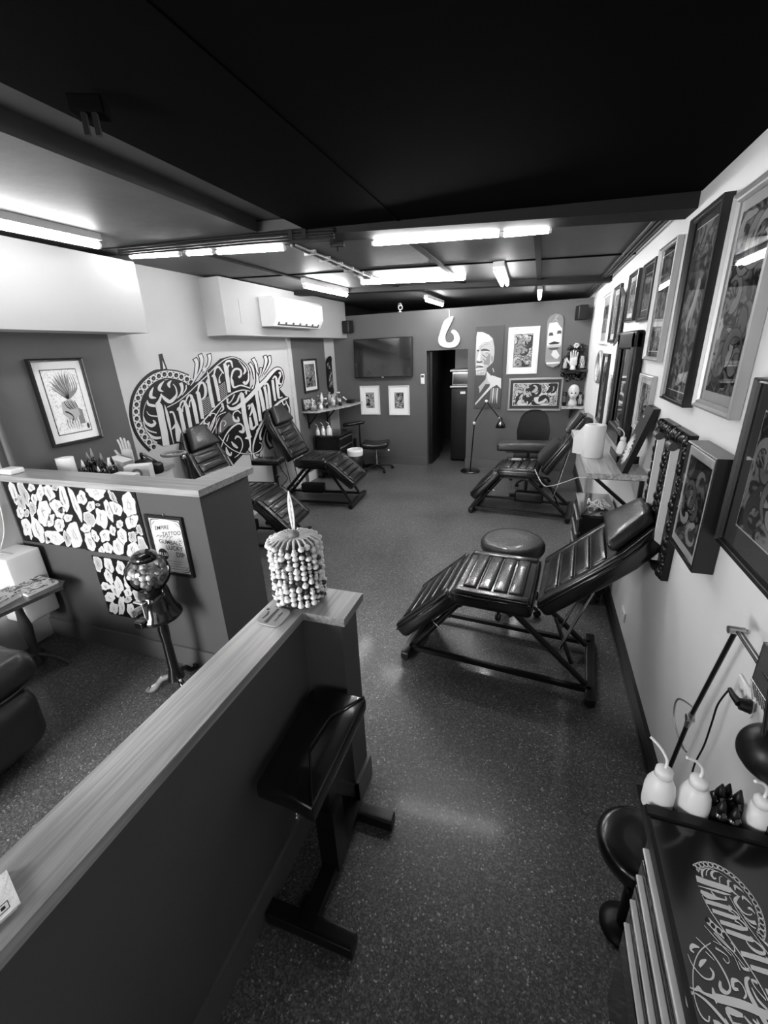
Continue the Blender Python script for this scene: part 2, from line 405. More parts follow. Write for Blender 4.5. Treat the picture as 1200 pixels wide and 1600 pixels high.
# bulkheads on the left wall
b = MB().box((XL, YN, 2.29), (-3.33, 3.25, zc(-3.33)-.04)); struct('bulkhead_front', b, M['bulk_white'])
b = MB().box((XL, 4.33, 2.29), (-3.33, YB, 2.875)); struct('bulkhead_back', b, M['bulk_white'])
b = MB().box((-3.331, 4.62, 2.42), (-3.326, 5.0, 2.68)); struct('trim_4', b, M['bulk_white'])
# pilaster / recess beside the mural: dark grey panel on the left wall
b = MB().box((XL, 6.10, 0), (XL+.02, 6.22, 2.3)); struct('trim_5', b, M['grey_wall'])
b = MB().box((XL, 6.22, 0), (XL+.012, 7.24, 2.3)); struct('panel_left', b, M['grey_wall'])
b = MB().box((XL, 6.0, 0), (XL+.03, 6.09, 2.3)); struct('trim_6', b, M['left_white'])
# skirtings
struct('baseboard_right', MB().box((XR-.02, YN, 0), (XR, YB, .13)).box((XR-.026, YN, 0), (XR-.02, YB, .03)), M['skirt_black'])
struct('baseboard_back', MB().box((XL, YB-.018, 0), (DX0+.005, YB, .16)).box((DX1-.005, YB-.018, 0), (XR, YB, .16)).box((DX0-.01, YB-.02, 0), (DX0+.008, YB+.1, .16)).box((DX1-.008, YB-.02, 0), (DX1+.01, YB+.1, .16)), M['skirt'])
struct('baseboard_left', MB().box((XL, 2.0, 0), (XL+.018, YB, .16)), M['white_wall'])
# half wall with the stickers (left) : L shaped
b = MB().box((XL, 1.89, 0), (-1.83, 2.03, 1.305)).box((-1.97, 2.03, 0), (-1.83, 2.36, 1.305)); struct('wall_half_left', b, M['grey_low'])
cap = MB(); zt = 1.345
cap.prism([(XL, 1.86, 1.305), (-1.80, 1.86, 1.305), (-1.80, 2.39, 1.305), (-2.0, 2.39, 1.305), (-2.0, 2.06, 1.305), (XL, 2.06, 1.305)], (0, 0, .04)); struct('trim_7', cap, M['wood_x'])
struct('baseboard_half_left', MB().box((XL, 1.872, 0), (-1.812, 1.89, .15)).box((-1.83, 1.872, 0), (-1.812, 2.36, .15)), M['skirt'])
# centre half wall and its end post
b = MB().box((-.975, YN, 0), (-.855, 1.45, 1.045)); struct('wall_half_centre', b, M['grey_low'])
b = MB().box((-.86, 1.30, 0), (-.675, 1.45, 1.045)); struct('post_half_wall', b, M['grey_low'])
struct('trim_8', MB().prism([(-1.0, YN, 1.045), (-.827, YN, 1.045), (-.827, 1.27, 1.045), (-.645, 1.27, 1.045), (-.645, 1.47, 1.045), (-1.0, 1.47, 1.045)], (0, 0, .035)), M['wood_y'])
struct('baseboard_post', MB().box((-.855, 1.284, 0), (-.659, 1.30, .14)).box((-.675, 1.284, 0), (-.659, 1.466, .14)).box((-.855, YN, 0), (-.84, 1.284, .14)), M['skirt'])

xs_ = at_z(912, 1447, 0).x
struct('trim_9', MB().box((xs_-.002, -1.2, 0), (xs_+.002, 2.2, .0006)), M['grey_low'])

# ------------------------------------------------------------------ tube lights
def batten_light(p0, p1, label, group='ceiling tube lights', r=.016, body=.05, double=False, up=None, tm='tube'):
    p0 = Vector(p0); p1 = Vector(p1); mid = (p0+p1)/2
    t = thing('tube_light', label, 'light', tuple(mid), 0, group)
    ax = (p1-p0).normalized(); side = ax.cross(Vector((0, 0, 1))).normalized(); u = side.cross(ax).normalized()
    if u.z < 0: u = -u
    def bar(a, b_, hw, z0, z1, mb):
        vs = []
        for q in (a, b_):
            for s_, z in ((-hw, z0), (hw, z0), (hw, z1), (-hw, z1)): vs.append(q+side*s_+u*z)
        mb.add(vs, [(0, 1, 2, 3), (7, 6, 5, 4), (0, 4, 5, 1), (1, 5, 6, 2), (2, 6, 7, 3), (3, 7, 4, 0)])
    m = MB(); bar(p0-ax*.02, p1+ax*.02, .03 if not double else .05, r+.004, r+body, m); build('batten', m, M['cream'] if up != 'black' else M['black'], t)
    offs = (-.028, .028) if double else (0,)
    for o_ in offs:
        build('tube', MB().tube([p0+side*o_, p1+side*o_], r, n=12), M[tm], t)
    for q, d_ in ((p0, -1), (p1, 1)):
        for o_ in offs: build('end_cap', MB().tube([q+side*o_+ax*d_*.001, q+side*o_+ax*d_*.018], r*.95, n=10), M['white'], t)
    return t
YT = 3.17
for (x0, y0, x1, y1, lab) in (
    (206, 401, 279, 397, 'leftmost short tube light in the row along the front beam'),
    (294, 396, 331, 394, 'shortest middle tube light of the left row along the front beam'),
    (341, 394, 442, 388, 'tube light ending the left row along the front beam'),
    (585, 380, 779, 366, 'long bright tube light in the centre of the front beam'),
    (788, 366, 857, 360, 'short tube light right of the long one on the front beam')):
    batten_light(at_y(x0, y0, YT), at_y(x1, y1, YT), lab, up='black', body=.03)
batten_light(at_z(0, 352, 2.79)+(at_z(0, 352, 2.79)-at_z(152, 383, 2.79))*1.2, at_z(152, 383, 2.79), 'large tube light at the left edge above the white bulkhead', r=.022, body=.06, tm='tube_soft')
batten_light(at_y(566, 441, 5.15), at_y(725, 434, 5.25), 'wide tube light hung crosswise before the rear beam', r=.024, body=.045)
batten_light(at_z(476, 447, 2.77), at_z(541, 461, 2.77), 'tube light running lengthwise above the air conditioner', r=.022, body=.06)
batten_light(at_z(779, 422, 2.70), at_z(790, 447, 2.70)+Vector((0, -.15, 0)), 'twin tube light angled lengthwise beside the centre batten', r=.018, body=.05, double=True)
batten_light(at_z(666, 469, 2.70), at_z(691, 477, 2.70), 'small tube light beyond the top of the partition by the hook ornament', r=.018, body=.05)
batten_light(at_z(843, 456, 2.68), at_z(843, 467, 2.66), 'small end-on tube light beyond the partition above the skateboard', r=.018, body=.05)

# ------------------------------------------------------------------ the wall lettering
def z1(x, y): return (190+x/8, 540+y/8)
PAINT = []
def S1(*p): PAINT.append(('s', [(a, b, c) for a, b, c in p]))
def S2(*p): PAINT.append(('s', [(a+1040, b, c) for a, b, c in p]))
# big initial
S1((430,735,50),(465,760,85),(500,930,85),(535,1100,85),(556,1250,85))
S1((420,730,12),(470,690,35),(497,600,8)); S1((485,605,12),(540,665,40),(600,700,45),(655,660,40),(688,600,22),(672,520,14),(640,480,8))
S1((535,740,6),(560,830,30),(590,960,34),(615,1080,18),(650,1230,8)); S1((598,835,26),(640,835,22),(672,930,26),(690,1000,50),(712,1110,80),(705,1200,40))
S1((620,1050,8),(660,1010,30),(690,960,20))
# m
S1((690,810,10),(722,790,44),(765,980,50),(800,1140,46)); S1((720,790,14),(740,715,22),(775,690,20),(800,720,20),(765,760,14),(760,830,20))
S1((775,710,18),(810,760,44),(845,930,48),(868,1060,42)); S1((800,700,14),(822,640,22),(855,615,20),(885,650,20),(850,700,14),(845,770,22))
S1((860,625,20),(893,700,46),(925,860,48),(948,975,40))
# p
S1((925,600,8),(953,590,44),(985,760,48),(1010,915,40)); S1((950,580,16),(970,490,26),(1010,462,24),(1040,510,34),(1048,590,34),(1030,650,26),(985,680,12))
# i
S1((1050,470,6),(1078,440,40),(1110,600,46),(1148,775,42)); S1((1068,320,8),(1085,400,28),(1090,470,30)); PAINT.append(('d', 1035, 298, 26, 26))
# r
S2((85,390,8),(112,380,36),(150,530,44),(180,695,36)); S2((112,380,16),(130,290,24),(170,268,24),(205,310,20),(235,350,14)); S2((215,340,10),(180,400,12),(185,470,26))
# e
S2((228,230,12),(255,260,46),(285,430,48),(305,585,40)); S2((245,230,16),(280,196,26),(325,200,26),(345,275,14))
S2((325,400,18),(340,450,34),(360,520,24),(430,500,16),(470,500,18),(560,530,14)); S2((330,400,18),(350,320,26),(395,290,26),(445,310,24),(450,370,26),(420,400,28))
S2((300,240,20),(285,280,16),(290,330,20))
# T
S2((430,640,10),(462,610,50),(490,850,56),(525,1020,54),(555,1150,50)); S2((500,1160,8),(540,1150,40),(585,1135,8)); S2((555,1150,30),(568,1250,16),(560,1300,34),(580,1340,14),(590,1450,5))
S2((275,740,14),(310,785,34),(380,785,44),(450,740,50),(560,640,50),(660,530,50),(760,430,46),(830,345,42),(895,290,34),(950,300,20),(978,370,12),(975,440,10),(950,505,10),(910,525,12))
S2((280,660,26),(285,720,18),(330,690,12),(370,610,14)); S2((340,740,12),(400,700,24),(430,620,20)); S2((500,590,14),(520,560,16),(515,610,18))
# a
S2((530,760,8),(562,745,26),(548,800,12)); S2((560,890,20),(572,960,38),(588,1040,38),(640,1000,16)); S2((560,880,14),(585,820,24),(595,740,30)); S2((585,720,30),(620,850,44),(650,1000,38))
# t t
S2((640,330,6),(655,450,26),(640,560,40),(670,760,42),(695,945,36)); S2((655,350,5),(668,480,26),(700,620,44),(730,760,42),(752,905,36))
S2((590,540,22),(610,500,14))
# o o o
S2((742,510,34),(765,620,32),(785,790,32)); S2((742,500,14),(770,470,20),(792,510,26),(805,620,34),(822,780,30))
S2((845,430,32),(860,560,32),(880,690,28)); S2((845,420,14),(875,385,22),(895,430,28),(910,560,34),(925,660,28))
S2((930,330,30),(945,370,20),(925,420,22),(925,470,26),(955,480,16)); S2((925,660,20),(970,640,12))
# banner outlines
S1((566,772,10),(700,700,12),(830,595,12),(960,470,12),(1080,360,12),(1190,250,12),(1290,175,12),(1390,150,10),(1480,185,10),(1550,250,12),(1585,330,12),(1592,430,10))
S1((1460,190,6),(1510,250,14),(1545,310,28),(1520,360,14)); S2((540,350,10),(545,420,22),(510,475,36),(480,450,30))
S1((745,1185,10),(880,1095,14),(1040,920,16),(1190,755,16),(1320,640,16),(1420,580,16),(1520,555,14),(1605,570,8))
# plumes
S1((915,165,44),(940,220,40),(930,320,34),(905,430,20),(860,500,8)); S1((978,112,40),(1000,180,40),(985,290,26),(940,380,14),(890,470,6)); S1((1090,110,40),(1100,170,34),(1075,260,24),(1000,330,12))
S2((600,165,34),(635,230,30),(655,330,16)); S2((560,220,28),(600,290,26),(620,420,14)); S2((748,130,34),(765,190,34),(740,290,20),(700,380,8)); S2((803,132,30),(812,210,26),(770,300,16),(730,360,8)); S2((700,280,20),(695,340,14),(670,400,8))
# leaves inside the big round
S1((395,520,8),(368,580,34),(365,640,44),(430,655,10)); S1((530,440,8),(480,500,38),(470,550,36),(520,575,8)); S1((620,435,8),(585,480,38),(600,525,16))
S1((318,680,8),(335,735,34),(425,755,30)); S1((310,820,5),(350,870,14),(445,885,16)); S1((270,880,6),(300,960,28),(370,1000,42),(415,970,34),(390,930,14)); S1((290,1010,5),(345,1065,16),(435,1090,14)); S1((262,950,6),(310,1070,12),(400,1150,34),(490,1150,26))
S1((735,465,44),(755,530,36),(740,600,24),(690,660,8)); S1((805,490,14),(800,550,16),(750,620,8)); S1((305,700,5),(275,800,7),(268,900,7),(300,1040,8),(380,1170,10),(440,1215,24))
# lower scrolls
S2((345,900,10),(360,840,14),(410,815,18),(450,850,10)); S2((350,880,16),(370,935,34),(420,940,30),(410,890,16)); S2((195,1300,8),(250,1140,14),(330,1030,20),(420,975,20),(475,1010,20),(475,1075,42),(425,1070,18))
S2((375,1170,10),(400,1135,26),(450,1165,14),(470,1250,12),(430,1350,10),(370,1400,6)); S2((170,1130,7),(260,1235,10),(360,1310,10),(480,1350,10),(620,1345,10),(700,1295,12),(712,1230,10),(680,1215,14))
S2((605,1350,14),(630,1405,34),(690,1405,34),(700,1360,14)); S2((600,1340,8),(605,1240,18),(640,1120,24),(700,985,26),(780,870,24),(880,795,20),(960,785,16),(1010,830,10))
S2((640,1070,8),(740,930,16),(850,785,24),(940,700,26),(1035,650,20)); S2((700,1180,30),(690,1110,20),(740,970,12)); S2((780,1090,10),(780,1180,16),(830,1260,38)); S2((965,690,12),(985,740,14),(1010,720,10)); S2((1010,690,10),(1030,740,14),(1055,790,20),(1050,860,14))
S2((265,1270,10),(280,1340,36),(320,1370,22),(330,1330,12)); S2((330,1200,10),(370,1250,36),(410,1280,20)); S2((300,1110,6),(270,1200,12)); S2((140,1100,6),(150,900,8),(260,830,10)); S2((0,1120,8),(60,1030,14),(120,900,12),(230,730,8)); S2((40,1190,8),(130,1010,12),(180,900,8))
S2((60,880,20),(80,850,14),(130,860,12),(110,960,14),(60,1080,12)); S2((210,720,26),(230,790,20),(190,830,8)); S2((190,1080,20),(200,960,8),(240,940,8),(262,970,8),(240,1005,12))
RING = [(868,460),(815,420),(745,390),(680,370),(605,360),(533,360),(463,380),(397,410),(337,457),(283,513),(238,577),(203,655),(185,737),(178,825),(187,912),(210,995),(243,1075),(287,1145),(340,1210),(400,1265)]
RING2 = [(1065,945),(1050,1010),(1032,1078),(1003,1140)]
def lettering(mb, fn, black, white, grey, backing=True):
    F = lambda dz: (lambda x, y: fn(x, y, dz))
    if backing:
        stroke(mb, [(x, y, 168 if x < 500 else 118) for x, y in RING[1:]], F(1), black, 2, 4)
        poly(mb, [(870,480),(760,430),(620,415),(480,450),(380,510),(300,600),(255,700),(240,830),(255,960),(310,1080),(390,1180),(440,1225),(520,1260),(740,1215),(900,1115),(1060,950),(1200,1000),(1300,900),(1500,850),(1660,760),(1780,740),(1640,560),(1600,540),(1610,330),(1560,230),(1480,160),(1360,130),(1230,165),(1080,300),(960,440)], F(1.3), black)
        poly(mb, [(1640,560),(1740,440),(1920,290),(1990,310),(2010,400),(1975,540),(2050,630),(2095,650),(2105,780),(2100,860),(2040,840),(1920,830),(1830,940),(1760,1180),(1745,1240),(1730,1350),(1620,1360),(1600,1300),(1530,1350),(1460,1420),(1400,1490),(1330,1380),(1260,1290),(1040,1200),(1060,900),(1200,700),(1400,600)], F(1.6), black)
        stroke(mb, [(483,110,40),(505,200,50),(530,310,80)], F(1.4), black, 4, 6); stroke(mb, [(1870,1000,90),(1830,1180,90),(1870,1290,60)], F(1.4), black, 4)
        stroke(mb, [(2060,640,40),(2075,740,50),(2090,850,40)], F(1.4), black, 4)
        poly(mb, [(1340,830),(1380,870),(1440,970),(1330,1010),(1250,1090),(1210,1110),(1200,1050),(1240,930)], F(3), grey)
        for k in range(9):
            stroke(mb, [(1000+k*3, 700+k*22, 5), (1105+k*3, 630+k*22, 5)], F(2.6), white, 1)
            stroke(mb, [(1215+k*4, 510+k*20, 5), (1290+k*4, 455+k*20, 5)], F(2.6), white, 1)
        stroke(mb, [(510,190,3),(535,290,30)], F(2.6), white, 3)
    for p in PAINT:
        if p[0] == 's' and backing: stroke(mb, p[1], F(2), black, 4, 11)
    stroke(mb, [(x, y, 92) for x, y in RING], F(3.2), white, 2)
    stroke(mb, [(x, y, 78) for x, y in RING2], F(3.2), white, 2)
    for i, (x, y) in enumerate(RING+RING2):
        disc(mb, x, y, 26, F(4.2), black, 29)
        if backing: disc(mb, x+3, y+6, 9, F(5), grey)
    for a, b_ in zip(RING[:-1], RING[1:]):
        mx_, my_ = (a[0]+b_[0])/2, (a[1]+b_[1])/2; dx, dy = b_[0]-a[0], b_[1]-a[1]; l = math.hypot(dx, dy); nx, ny = -dy/l, dx/l
        for sg in (-1, 1): poly(mb, [(mx_+nx*sg*38-dx*.2, my_+ny*sg*38-dy*.2), (mx_+nx*sg*38+dx*.2, my_+ny*sg*38+dy*.2), (mx_+nx*sg*20, my_+ny*sg*20)], F(4.2), black)
    for i, p in enumerate(PAINT):
        if p[0] == 's': stroke(mb, p[1], F(4+.02*i), white, 4)
        else: disc(mb, p[1], p[2], p[3], F(4+.02*i), white)
def mural_fn(x, y, dz):
    p = at_x(*z1(x, y), XL+.0005); return Vector((XL+.0008+dz*.0005, p.y, p.z))
mb = MB(M['ink'], M['paint_white'], M['paint_grey'])
lettering(mb, mural_fn, 0, 1, 2)
single('wall_mural', mb, None, 'black and white ornamental script lettering painted on the white left wall', 'mural', loc=(XL, 4.5, 1.2))

# ------------------------------------------------------------------ pictures
def picture(name, label, cat, c, wd, ht, rotz, fw=.03, fd=.025, fm='frame_black', mw=.06, mm='mount', art=0, group=None, tilt=0, glass=True, extra=None, inner=True):
    """c = centre of the back, u to the right, z up, the picture faces local -y"""
    t = thing(name, label, cat, c, rotz, group); t.rotation_euler = (tilt, 0, rotz)
    W, Hh = wd/2, ht/2; m = MB()
    prof = [(0, 0), (0, -fd), (fw*.25, -fd-.004), (fw*.5, -fd*.8), (fw*.8, -fd*.85), (fw, -fd*.55), (fw, 0)]
    vs = []
    for sx, sz in ((-1, -1), (1, -1), (1, 1), (-1, 1)):
        for a, d_ in prof: vs.append((sx*(W-a), d_, sz*(Hh-a)))
    k = len(prof); rec = fd*.35 if fd < .05 else fd-.006
    m.add(vs, [(i*k+j, i*k+j+1, ((i+1) % 4)*k+j+1, ((i+1) % 4)*k+j) for i in range(4) for j in range(k-1)])
    build('frame', m, M[fm], t, local=True)
    a, b_ = W-fw, Hh-fw
    build('mount', MB().box((-a, -rec, -b_), (a, -.001, b_)), M[mm], t, local=True)
    aw, ah = a-mw, b_-mw*1.15
    if inner:
        build('mount_bevel', MB().box((-aw-.006, -rec-.0015, -ah-.006), (aw+.006, -rec, ah+.006)), M['frame_black'] if mm == 'mount' and fm != 'frame_silver' else M['mount'], t, local=True)
    mb = MB(ART[art], M['ink'], M['paint_white'], M['grey_mid'], M['grey_light'], M['grey_dark'])
    mb.box((-aw, -rec-.003, -ah), (aw, -rec-.001, ah))
    yy = -rec-.0034
    if extra: extra(mb, aw, ah, yy)
    build('artwork', mb, None, t, local=True)
    gy = -rec-.006
    if glass: build('glass', MB().add([(-a, gy, -b_), (a, gy, -b_), (a, gy, b_), (-a, gy, b_)], [(0, 1, 2, 3)]), M['glass'], t, local=True)
    return t
def flourish(seed, n=16, ms=(1, 2, 3, 4, 5), wmax=.035, inset=.92):
    """drawn curls and petals over the artwork, each picture its own"""
    def fn(mb, aw, ah, yy):
        R = random.Random(seed)
        for i in range(n):
            x, z = R.uniform(-aw, aw)*.75, R.uniform(-ah, ah)*.8; a = R.uniform(0, 2*PI); r = min(aw, ah)*R.uniform(.25, .8); turn = R.choice((-1, 1))*R.uniform(2.5, 5)
            pts = []
            for k in range(8):
                t = k/7; rr = r*(1-t*.75); ang = a+turn*t
                px = max(-aw*inset, min(aw*inset, x+rr*math.cos(ang))); pz = max(-ah*inset, min(ah*inset, z+rr*math.sin(ang)))
                pts.append((px, pz, wmax*(.25+1.1*t)*min(1, aw/.12)))
            off = .00008*i
            f = lambda u, v, o=off: (max(-aw, min(aw, u)), yy-o, max(-ah, min(ah, v)))
            f2 = lambda u, v, o=off: (max(-aw, min(aw, u)), yy-o-.00004, max(-ah, min(ah, v)))
            stroke(mb, [(p, q, w_*1.35) for p, q, w_ in pts], f, 1, 3); stroke(mb, pts, f2, R.choice(ms), 3)
    return fn
RZR, RZL = -PI/2, PI/2
def right_pic(label, y_far, y_near, z0, z1_, **k):
    return picture('framed_picture', label, 'picture', (XR-.002, (y_far+y_near)/2, (z0+z1_)/2), y_far-y_near, z1_-z0, RZR, group='framed pictures on the right wall', **k)
right_pic('tall silver framed koi and flower artwork nearest the camera on the upper right wall', 2.285, 1.86, 1.765, 2.545, fw=.032, fd=.035, fm='frame_silver', mw=.035, art=2, extra=flourish(3, 14, (3, 4, 2), .045))
right_pic('tall black framed picture with a pale hand figure and dark ground, second from the camera', 2.83, 2.39, 1.74, 2.585, fw=.022, fd=.04, mw=.03, mm='mount_dark', art=4, extra=lambda mb, aw, ah, yy: (stroke(mb, [(-.03,-ah*.25,.01),(-.05,-ah*.1,.05),(0,ah*.1,.04),(.02,ah*.3,.05),(.01,ah*.38,.01)], lambda u, v: (u, yy, v), 2), stroke(mb, [(0,-ah*.2,.02),(.01,0,.03),(.04,ah*.2,.01)], lambda u, v: (u, yy-.0002, v), 4)))
right_pic('narrow silver framed dark picture, third from the camera in the top row', 3.5, 3.08, 1.92, 2.57, fw=.022, fd=.03, fm='frame_silver', mw=.03, mm='mount_dark', art=4, extra=flourish(9, 8, (3, 5), .04))
right_pic('small dark framed picture half behind the narrow silver one in the top row', 3.98, 3.6, 2.17, 2.55, fw=.03, fm='frame_brown', mw=.04, mm='mount_dark', art=4, extra=flourish(10, 6, (3, 4), .03))
right_pic('small black framed picture with white mount midway along the top row', 4.56, 4.16, 2.19, 2.56, fw=.03, mw=.035, art=6, extra=flourish(11, 8, (3, 4), .03))
right_pic('black framed picture just before the farthest white frame of the top row', 5.42, 5.0, 2.03, 2.55, fw=.03, mw=.05, art=6, extra=flourish(12, 8, (3, 4), .03))
right_pic('farthest white framed picture in the top row near the corner speaker', 6.3, 5.6, 2.01, 2.55, fw=.04, fm='frame_white', mw=.08, art=5, extra=flourish(13, 10, (1, 3, 4), .04))
right_pic('small silver framed picture below the narrow silver one beside the ornate mirror', 3.52, 3.13, 1.46, 1.83, fw=.024, fm='frame_silver', mw=.03, art=5, extra=flourish(14, 9, (1, 3, 4), .03))
right_pic('tall black frame with white mount in the far corner behind the mirror', 5.62, 5.2, 1.2, 1.92, fw=.035, mw=.05, art=7, extra=flourish(15, 9, (1, 3), .03))
right_pic('low pale framed picture between the big black mirror and the tall black frame', 4.95, 4.6, 1.2, 1.75, fw=.02, fm='frame_white', mw=.03, art=7)
right_pic('deep black box frame with white mount and horned figure drawing beside the carved panels', 2.10, 1.765, 1.195, 1.645, fw=.016, fd=.07, mw=.035, art=4, extra=flourish(18, 12, (3, 4, 2), .035))
right_pic('large grey mounted black frame with a hooded figure at the right edge of the photo', 1.745, 1.30, 1.35, 1.92, fw=.018, fd=.03, mw=.07, mm='grey_mount', art=2, extra=flourish(21, 14, (3, 4, 5), .045))

# ------------------------------------------------------------------ treatment beds
def make_bed(label, loc, rotz, back=48, leg=42, ztop=.62, leather='leather', pillow=False, L_leg=.50, L_back=.78, motor=True):
    t = thing('treatment_bed', label, 'tattoo bed', loc, rotz, 'padded tattoo beds')
    lm = M[leather]; Wd = .31; th = .11
    def cushion(name, T, Ln, nch, taper=0, top=1):
        m = MB()
        def warp(v):
            f = 1
            if taper and v.x > Ln*(1-taper): f = 1-.38*((v.x-Ln*(1-taper))/(Ln*taper))
            return Vector((v.x, v.y*f, v.z))
        sub = MB(); sub.rbox((0, -Wd, -th), (Ln, Wd, 0), .035)
        inner0, inner1 = .06, Ln*(1-taper)-.05 if taper else Ln-.06
        step = (inner1-inner0)/nch
        for i in range(nch):
            sub.rbox((inner0+i*step+.004, -Wd+.075, -.02), (inner0+(i+1)*step-.004, Wd-.075, .012), .014, puff=.004)
        # rolled borders beside the channels
        for sy in (-1, 1): sub.rbox((.02, sy*(Wd-.037)-.034, -.03), (Ln-.02, sy*(Wd-.037)+.034, .010), .018)
        vs = [T @ warp(v) for v in sub.v]; m.add(vs, sub.f, 0, True)
        o = build(name, m, lm, t, local=True)
        pp = []
        outline = [(0.01, -Wd+.0), (Ln*(1-taper), -Wd+.0)] + ([(Ln-.01, -Wd*.62)] if taper else [(Ln-.01, -Wd)])
        outline = outline+[(x, -y) for x, y in reversed(outline)]
        pm = MB().tube([T @ Vector((x*.985+.004, y*1.003, -.022)) for x, y in outline], .005, n=6, closed=True)
        build('piping', pm, M['black_gloss'], o, local=True)
        return o
    hx = .25
    Ts = Matrix.Translation((-hx, 0, ztop)); cushion('seat_cushion', Ts, 2*hx, 4)
    Tb = Matrix.Translation((hx+.005, 0, ztop)) @ Matrix.Rotation(-math.radians(back), 4, 'Y'); bo = cushion('backrest', Tb, L_back, 4, .32)
    Tl = Matrix.Translation((-hx-.01, 0, ztop-.01)) @ Matrix.Rotation(-math.radians(leg), 4, 'Y') @ Matrix.Translation((-L_leg, 0, 0)); cushion('leg_rest', Tl, L_leg, 4)
    hr = MB(); hr.rbox((L_back*.66, -.22, .0), (L_back*.99, .22, .075), .03, T=None)
    vs = [Tb @ Vector((v.x, v.y*(1.12-.5*max(0, (v.x-L_back*.66)/(L_back*.33))), v.z+.008)) for v in hr.v]
    build('headrest', MB().add(vs, hr.f, 0, True), M['leather_worn'], t, local=True)
    # steel base
    f = MB(); x0, x1 = -.56, .62
    for sy in (-1, 1): f.box((x0, sy*.24-.02, .035), (x1, sy*.24+.02, .075))
    build('base_rail', MB().box((x0, -.255, .04), (x1, -.225, .07)), M['metal_black'], t, local=True)
    build('base_rail', MB().box((x0, .225, .04), (x1, .255, .07)), M['metal_black'], t, local=True)
    for xx in (x0, x1):
        cf = build('cross_foot', MB().rbox((xx-.03, -.34, .012), (xx+.03, .34, .07), .008), M['metal_black'], t, local=True)
        for sy in (-1, 1): build('rubber_foot', MB().lathe([(.0001, 0), (.022, 0), (.022, .014), (.0001, .014)], (xx, sy*.31, 0), n=12), M['black'], cf, local=True)
    def bar(name, a, b_, w_=.022, m='metal_black'): build(name, MB().tube([a, b_], w_, n=4), M[m], t, local=True)
    for sy in (-.2, .2):
        bar('lifting_arm', (x0+.03, sy, .06), (-.2, sy, ztop-.13)); bar('lifting_arm', (x1-.03, sy, .06), (.12, sy, ztop-.13))
    bar('cross_bar', (-.2, -.24, ztop-.14), (-.2, .24, ztop-.14)); bar('cross_bar', (.12, -.24, ztop-.14), (.12, .24, ztop-.14))
    build('seat_frame', MB().box((-.24, -.2, ztop-.15), (.24, .2, ztop-.115)), M['metal_black'], t, local=True)
    q = Tb @ Vector((.38, 0, -th))
    bar('back_strut', (.42, -.12, .22), tuple(q+Vector((0, -.12, 0))), .010, 'chrome'); bar('back_strut', (.42, .12, .22), tuple(q+Vector((0, .12, 0))), .010, 'chrome')
    bar('strut_bracket', (.50, -.16, .16), (.38, .16, .26), .014)
    q = Tl @ Vector((.2, 0, -th)); bar('leg_strut', (-.3, -.1, .26), tuple(q+Vector((0, -.1, 0))), .009, 'chrome')
    bar('release_lever', (-.42, -.24, .34), (-.30, -.30, .30), .006, 'chrome')
    if motor: build('motor_housing', MB().rbox((-.05, -.06, .12), (.30, .06, .26), .02), M['black'], t, local=True)
    for xx in (-.02,): build('side_button', MB().tube([(xx, -Wd-.004, ztop-.06), (xx, -Wd+.01, ztop-.06)], .012, n=12), M['black_gloss'], t, local=True)
    return t
make_bed('black padded tattoo bed nearest the camera beside the white right wall', (-.155, 2.63, 0), math.radians(-5), 43, 44, L_leg=.54, motor=False)
make_bed('black tattoo bed by the back wall with a dark pillow on it', (-.13, 5.62, 0), math.radians(-6), 56, 48)
make_bed('black tattoo bed against the mural wall just before the corner shelf', (-2.93, 5.42, 0), PI+math.radians(4), 62, 40, ztop=.68)
make_bed('black tattoo bed behind the sticker covered half wall, legs facing the aisle', (-3.06, 3.90, 0), PI+math.radians(6), 66, 44, ztop=.63)

# pillow and controller on the back wall bed
T = Tm((.20, 5.58, .80), ry=-math.radians(50)); m = MB().rbox((-.17, -.2, -.05), (.17, .2, .05), .045, T=T, puff=.03)
single('pillow', m, M['fabric'], 'dark pillow lying against the backrest of the back wall bed', 'pillow')
m = MB().rbox((-.28, 5.68, .628), (-.12, 5.80, .65), .008); c0 = single('hand_controller', m, M['black'], 'black hand controller with pale buttons on the back wall bed seat', 'controller')
build('button', MB().box((-.26, 5.70, .650), (-.14, 5.715, .653)), M['white'], c0); build('button', MB().box((-.26, 5.765, .650), (-.14, 5.78, .653)), M['white'], c0)

